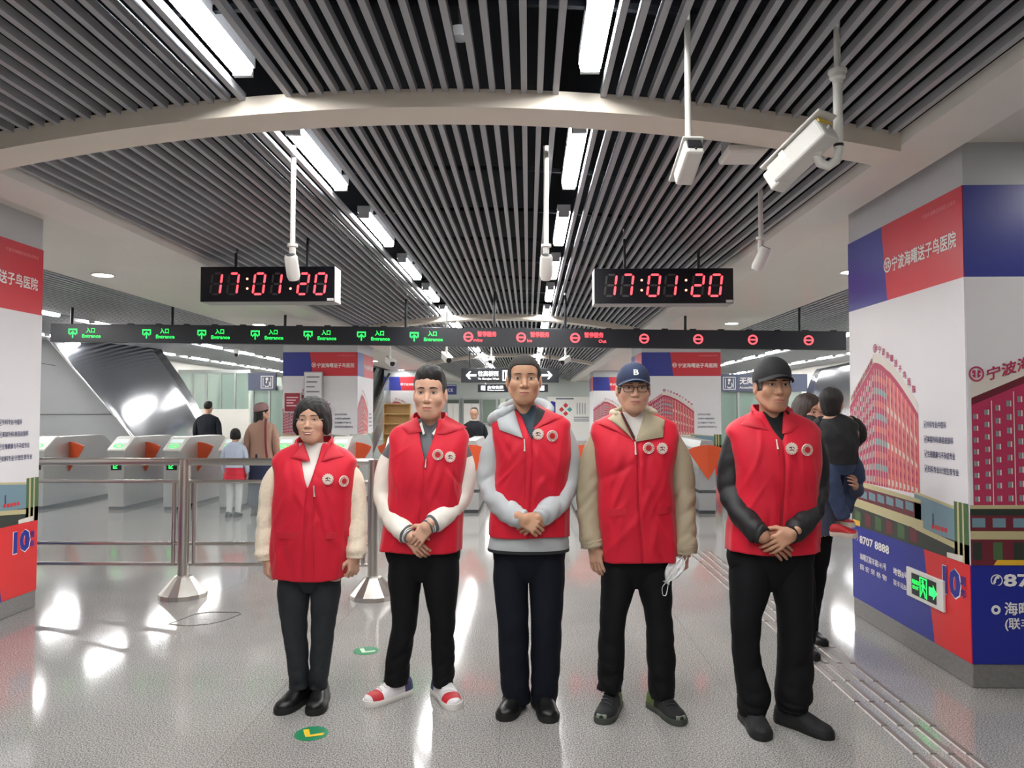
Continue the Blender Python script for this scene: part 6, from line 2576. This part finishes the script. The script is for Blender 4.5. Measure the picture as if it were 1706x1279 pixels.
# ---------------- man in black cap
def build_blackcap():
    p = Person(1286, 3.65, 'man in black cap with black sleeves and hands clasped, far right of the row')
    sk = skin('skin_blackcap', 182, 136, 110)
    p.head(1286.5, 642, 684.5, -.02, sk, w=.97, jaw=1.08, yaw=.02, brow_z=.019, brow_th=1.2, brow_tilt=-.002)
    T = torso_px(p, [(915, 1212, 1360, 0.140, .0), (880, 1213, 1361, 0.140, .0), (820, 1222, 1358, 0.140, -.005), (770, 1222, 1362, 0.134, -.012), (735, 1217, 1363, 0.118, -.005), (712, 1213, 1361, 0.088, .006), (701, 1224, 1349, 0.078, .014), (691, 1244, 1328, 0.072, .02), (685, 1258, 1314, 0.070, .022)], 2.75)
    aL = path_px(p, [(1232, 720, .01), (1219, 765, .02), (1217, 812, .01), (1232, 850, -.07), (1256, 880, -.15), (1272, 893, -.185)])
    aR = path_px(p, [(1343, 718, .01), (1358, 765, .02), (1359, 815, .01), (1349, 852, -.07), (1332, 876, -.15), (1316, 890, -.195)])
    legs = [leg_px(p, [(905, 1220, 1283, .0), (965, 1215, 1285, 0), (1030, 1218, 1268, -.01), (1100, 1222, 1267, .01), (1155, 1228, 1282, .015), (1190, 1231, 1274, .015)]),
            leg_px(p, [(905, 1287, 1351, .0), (965, 1286, 1353, 0), (1030, 1296, 1353, -.01), (1100, 1296, 1353, .01), (1155, 1291, 1351, .015), (1180, 1296, 1344, .015)])]
    p.core(T, [(aL, .035), (aR, .035)], [(l[0][:-1], .05) for l in legs])
    p.hand(p.L(1273, 891, -.165), (.72, -.1, -.62), (-.1, -1, .15), 1, (.3, .4, .25), .97)
    p.hand(p.L(1321, 887, -.205), (-.82, -.06, -.5), (.1, -1, .2), -1, (.42, .5, .3), .97)
    p.finish(group='five volunteers in red vests')
    p.hair('under_cap', HAIR)
    blk = mat('cap_black', rgb(34, 34, 37), .8, bump=.2, bscale=120)
    c = ball_cap(p.o, (0, 0, 0), 1, blk, blk, 1, None, brim_drop=.012)
    p.on_head(c, (p.hk * .98, p.hk, p.hk))
    inner(p, T, mat('tee_black', rgb(17, 17, 19), .85, bump=.1, bscale=20), T.z0 + .25, 'shirt', -.014)
    bk = mat('jacket_black', rgb(20, 21, 25), .6, bump=.2, bscale=14)
    R = [(0, .056), (.2, .060), (.45, .058), (.62, .056), (.8, .052), (.93, .048), (.96, .044), (1, .042)]
    jk = sleeves(p, [(aL, R), (aR, R)], bk, 'jacket', .008, seed=91)
    vest(p, T, (1293, 732), .062, 17, [((1262, 684), (1238, 707), (1262, 714), (1281, 716)), ((1312, 684), (1334, 707), (1318, 720), (1303, 722))],
         [(1316.5, 747, 'gear'), (1343, 749, 'round')], (1293, 748))
    H = torso_px(p, [(982, 1234, 1334, .05, .0), (960, 1222, 1346, .085, .0), (940, 1213, 1353, .105, .0), (890, 1217, 1352, .112, .0)], 2.2)
    make_trousers(p, H, legs, TROUSER_K, 95, .005, 2.0)
    lg = p.L(1348, 948, -.08)
    mb = MB()
    mb.add([(lg.x, -.07, lg.z + .012), (lg.x + .006, -.066, lg.z), (lg.x, -.07, lg.z - .012), (lg.x - .004, -.074, lg.z)], [(0, 1, 2, 3)])
    mb.build('trouser_logo', INK_W, p.o)
    a, b = p.L(1251, 1192, .02), p.L(1318, 1190, .02)
    shoe(p.o, (a.x, .02, 0), .02, .275, .104, 'plain', SHOE_K, SOLE_K, H=.08)
    shoe(p.o, (b.x + .005, .01, 0), .68, .285, .104, 'plain', SHOE_K, SOLE_K, H=.08)


build_woman()
build_varsity()
build_tall()
build_navycap()
build_blackcap()
# ================================================================== passers-by in the background
def passer(X, Y, H, rz, label, skinm, top, bottom, hair=('short', HAIR), shoes=None, hem=.52, sleeve=True, skirt=None, head_yaw=0., head_tilt=0., hands='down',
           feat=False, width=1.0, coat=False, legm=None, name='person', arms=None, stride=0.0, group=None):
    p = Person(853, Y, label)
    p.X = X
    k = H / 1.7
    Z = lambda f: f * H
    p.skin = skinm
    # head
    e = Vector((0, -.02 * k, H - .118 * k * 1.02))
    p.hp, p.hR, p.hk, p.hw = e, rot_head(head_yaw, head_tilt, 0), k, 1.0
    V, F = nets(lambda P: head_sdf(P), (-.15, -.13, -.235), (.15, .13, .13), .0055)
    mb = MB()
    add_np(mb, V, F, skinm)
    if feat:
        face_features(mb, lambda P: head_sdf(P), 1.0)
    Aa = (np.array(mb.v) * k) @ np.array(p.hR).T + np.array(e)
    base = len(p.body.v)
    p.body.v.extend(map(tuple, Aa.tolist()))
    for fi, mi in zip(mb.f, mb.m):
        p.body.f.append(tuple(base + i for i in fi))
        p.body.m.append(p.body.slot(mb.mats[mi]))
    T = Torso([(Z(hem), .175 * k * width, .125 * k, 0, 0), (Z(.62), .165 * k * width, .12 * k, 0, 0), (Z(.72), .18 * k * width, .125 * k, 0, 0), (Z(.785), .185 * k * width, .11 * k, 0, 0),
               (Z(.815), .165 * k * width, .09 * k, 0, .01), (Z(.835), .11 * k, .075 * k, 0, .015), (Z(.85), .066 * k, .062 * k, 0, .02)], 2.5)
    if arms is None:
        arms = []
        for s in (-1, 1):
            if hands == 'down':
                arms.append([(s * .15 * k * width, 0, Z(.795)), (s * .205 * k * width, .01, Z(.72)), (s * .225 * k * width, .01, Z(.62)), (s * .225 * k * width, -.03, Z(.54)), (s * .215 * k * width, -.05, Z(.49))])
            elif hands == 'front':
                arms.append([(s * .15 * k * width, 0, Z(.795)), (s * .205 * k * width, .02, Z(.72)), (s * .21 * k * width, .0, Z(.63)), (s * .15 * k, -.12, Z(.60)), (s * .05 * k, -.2, Z(.60))])
    arms = [[Vector(q) for q in a] for a in arms]
    legs = []
    for s in (-1, 1):
        legs.append(([Vector(q) for q in ((s * .08 * k, 0, Z(.53)), (s * .088 * k, s * stride * .2, Z(.42)), (s * .085 * k, -.01 + s * stride * .6, Z(.28)), (s * .085 * k, .01 + s * stride, Z(.12)), (s * .085 * k, .02 + s * stride, Z(.045)))],
                     [(0, .085 * k), (.25, .085 * k), (.55, .068 * k), (.8, .058 * k), (1, .055 * k)]))
    p.core(T, [(a[:-1], .03 * k) for a in arms], [(l[0][:-1], .04 * k) for l in legs])
    for a, s in zip(arms, (-1, 1)):
        d = (a[-1] - a[-2]).normalized()
        nb = (s * .8, -.6, 0) if hands == 'down' else (0, -1, .4)
        p.hand(a[-1] - d * .02, d, nb, -s, (.35, .45, .3), .9 * k, res=.006)
    p.finish(rz, group)
    if hair:
        p.hair(hair[0], hair[1], .0065)
    mb = MB()
    T.mesh(mb, top, None, .004, 40, 60, .005, int(X * 10) % 50, creases=16)
    mb.build('coat' if coat else 'top', top, p.o, 1.6)
    R = [(0, .052 * k), (.3, .056 * k), (.6, .05 * k), (.9, .044 * k), (1, .038 * k)]
    for i, a in enumerate(arms):
        mb = MB()
        limb(mb, a, R, top, i + 3, .005, 36, 20, wfun=lambda t: .4 + t)
        mb.build('sleeve', top, p.o, 1.6)
    mb = MB()
    lm = legm or bottom
    hips = Torso([(Z(.45), .10 * k, .05 * k, 0, 0), (Z(.49), .16 * k, .085 * k, 0, 0), (Z(.55), .165 * k, .11 * k, 0, 0), (Z(.6), .15 * k, .1 * k, 0, 0)], 2.2)
    hips.mesh(mb, lm, None, 0, 14, 36, .002, 1)
    for i, (path, rad) in enumerate(legs):
        limb(mb, path, rad, lm, i + 9, .004, 36, 18)
    mb.build('trousers' if not skirt else 'tights', lm, p.o, 1.6)
    if skirt:
        z0, z1, a0, m_ = skirt
        S = Torso([(Z(z0), a0 * k, a0 * .8 * k, 0, 0), (Z((z0 + z1) / 2), (a0 + .17) / 2 * k, (a0 + .15) * .4 * k, 0, 0), (Z(z1), .165 * k, .12 * k, 0, 0)], 2.2)
        mb = MB()
        S.mesh(mb, m_, None, .004, 24, 72, .008, 4)
        mb.build('skirt', m_, p.o, 1.6).modifiers.new('solid', 'SOLIDIFY').thickness = .004
    for s in (-1, 1):
        shoe(p.o, (s * .087 * k, .03 + s * stride, 0), s * .12, .26 * k, .095 * k, 'plain', shoes or LEATHER_K, SOLE_K, H=.075 * k)
    return p


SKB = skin('skin_passer', 204, 160, 136)
NAVY = mat('sweater_navy', rgb(22, 27, 38), .85, bump=.2, bscale=40)
x = at(346, 700, 15.2).x
passer(x, 15.2, 1.68, PI, 'man in a dark navy sweater seen from behind beyond the gates', SKB, NAVY, TROUSER_K, width=1.12)
COAT = mat('coat_rosy_beige', rgb(172, 136, 118), .8, bump=.15, bscale=18)
x = at(436, 760, 10.75).x
pw = passer(x, 10.75, 1.60, PI, 'woman in a beige jacket and mauve cap at the entrance gate', SKB, COAT, NAVY, ('long', HAIR), hem=.5, skirt=(.09, .55, .2, mat('skirt_navy', rgb(34, 42, 70), .8, bump=.1)), head_yaw=-.9, coat=True)
mb = MB()
V, F = nets(lambda P: np.maximum(u(s_ell(P, (0, .02, .055), (.097, .112, .085)), s_ell(P, (-.01, .05, .03), (.09, .09, .08)), .03), .02 - P[..., 2] - .25 * P[..., 1]), (-.13, -.13, -.09), (.13, .16, .16), .006)
add_np(mb, V, F, None)
cp = mb.build('cap', mat('cap_mauve', rgb(150, 118, 116), .9, bump=.2, bscale=60), pw.o, 1.6)
pw.on_head(cp)
mb = MB()
mb.tube(catmull([(-.09, .1, 1.37), (-.10, .145, 1.25), (-.11, .15, 1.0), (-.13, .15, .82)], 12), .016, 8)
mb.build('bag_strap', mat('strap_maroon', rgb(120, 36, 46), .7), pw.o, 1.2)
x = at(391, 780, 10.6).x
passer(x, 10.6, 1.24, PI, 'little girl in a pale blue top and red skirt at the gate', SKB, mat('top_pale_blue', rgb(190, 202, 220), .8, bump=.1), SHIRT_W, ('bob', HAIR), hem=.56,
       skirt=(.40, .56, .22, mat('skirt_red', rgb(204, 36, 58), .7)), legm=mat('tights_grey', rgb(196, 198, 196), .8))
x = at(790, 760, 13.4).x
pst = passer(x, 13.4, 1.56, 0, 'woman in a black sweater looking down behind the gates', SKB, mat('sweater_black', rgb(20, 22, 30), .85, bump=.2, bscale=40), mat('trousers_khaki', rgb(120, 116, 104), .8), ('bun', HAIR),
             head_tilt=.42, hands='front', feat=True)
mb = MB()
mb.lathe([(.062, 0), (.072, .012), (.064, .022), (.056, .012)], (0, -.0, 1.315), 20)
mb.build('collar', SHIRT_W, pst.o, 1.2)

# mother walking past with a child on her arm
DENIM = mat('coat_blue_grey', rgb(72, 80, 102), .8, noise=.08, nscale=12, bump=.12, bscale=20)
YM = 4.85
x = at(1347, 900, YM).x
pm = passer(x, YM, 1.60, .12, 'woman walking behind the black-capped man, carrying a child', SKB, DENIM, TROUSER_K, ('bob', HAIR_BR), feat=True, coat=True, hem=.45, head_yaw=.25, stride=.13,
            arms=[[(-.15, 0, 1.27), (-.2, .02, 1.15), (-.21, .01, 1.0), (-.2, -.05, .88), (-.19, -.08, .8)],
                  [(.15, 0, 1.27), (.215, .03, 1.15), (.25, -.01, 1.04), (.245, -.13, 1.0), (.2, -.21, 1.04)]])
KID = mat('jacket_kid_black', rgb(18, 20, 22), .75, bump=.25, bscale=25)
KJ = mat('jeans_kid', rgb(52, 66, 96), .8, noise=.1, nscale=20, bump=.1)
c = Person(1396, 4.62, 'small child in a black jacket and jeans carried with its back turned')
sk2 = skin('skin_child', 212, 170, 148)
c.head(1385, 672, 690, 0, sk2, w=1.04, yaw=PI - .5, res=.0045, feat=False, scale=.80)
T = torso_px(c, [(772, 1374, 1424, .10, 0), (745, 1369, 1427, .11, 0), (718, 1364, 1428, .105, 0), (702, 1366, 1424, .085, 0), (694, 1375, 1411, .06, 0), (689, 1380, 1400, .045, 0)], 2.3)
a1 = path_px(c, [(1414, 703, 0), (1429, 716, .03), (1426, 732, .08), (1408, 738, .12)])
a2 = path_px(c, [(1374, 703, 0), (1360, 712, .05), (1352, 704, .12), (1348, 696, .18)])
l1 = path_px(c, [(1390, 765, 0), (1383, 792, -.02), (1392, 826, -.02), (1406, 862, -.01)])
l2 = path_px(c, [(1412, 765, .02), (1424, 788, .06), (1418, 815, .16), (1408, 850, .2)])
c.core(T, [(a1[:-1], .02), (a2[:-1], .02)], [(l1[:-1], .03), (l2[:-1], .03)])
c.hand(a1[-1], (-.6, .6, -.1), (0, -1, .2), 1, (.4, .5, .3), .55, res=.005)
c.hand(a2[-1], (-.3, .8, .2), (0, -.3, 1), -1, (.4, .5, .3), .55, res=.005)
c.finish()
c.hair('toddler', HAIR, .005)
mb = MB()
T.mesh(mb, KID, None, .004, 40, 60, .005, 3, creases=14)
mb.build('jacket', KID, c.o, 1.6)
for a in (a1, a2):
    mb = MB()
    limb(mb, a, [(0, .045), (.4, .05), (.8, .042), (1, .036)], KID, 4, .006, 24, 18)
    mb.build('sleeve', KID, c.o, 1.6)
mb = MB()
limb(mb, l1, [(0, .062), (.4, .058), (.8, .045), (1, .042)], KJ, 4, .005, 30, 18)
limb(mb, l2, [(0, .062), (.4, .058), (.8, .045), (1, .042)], KJ, 6, .005, 30, 18)
mb.add(*(lambda m_: (m_.v, m_.f))((lambda m_: (torso_px(c, [(790, 1382, 1418, .05, 0), (776, 1376, 1424, .085, 0), (755, 1374, 1424, .09, 0)], 2.2).mesh(m_, None, None, 0, 8, 36, .002, 1), m_)[1])(MB())), KJ)
mb.build('jeans', KJ, c.o, 1.6)
RS = mat('kid_shoe_red', rgb(180, 36, 44), .6)
WS = mat('kid_sole', rgb(214, 200, 186), .6)
f1 = c.L(1409, 884, -.01)
s = shoe(c.o, (f1.x, -.01, f1.z - .03), .9, .15, .062, 'plain', RS, WS, H=.05)
s.rotation_euler = (.0, -.35, .9)
f2 = c.L(1407, 868, .22)
shoe(c.o, (f2.x, .22, f2.z - .03), .6, .15, .062, 'plain', RS, WS, H=.05)
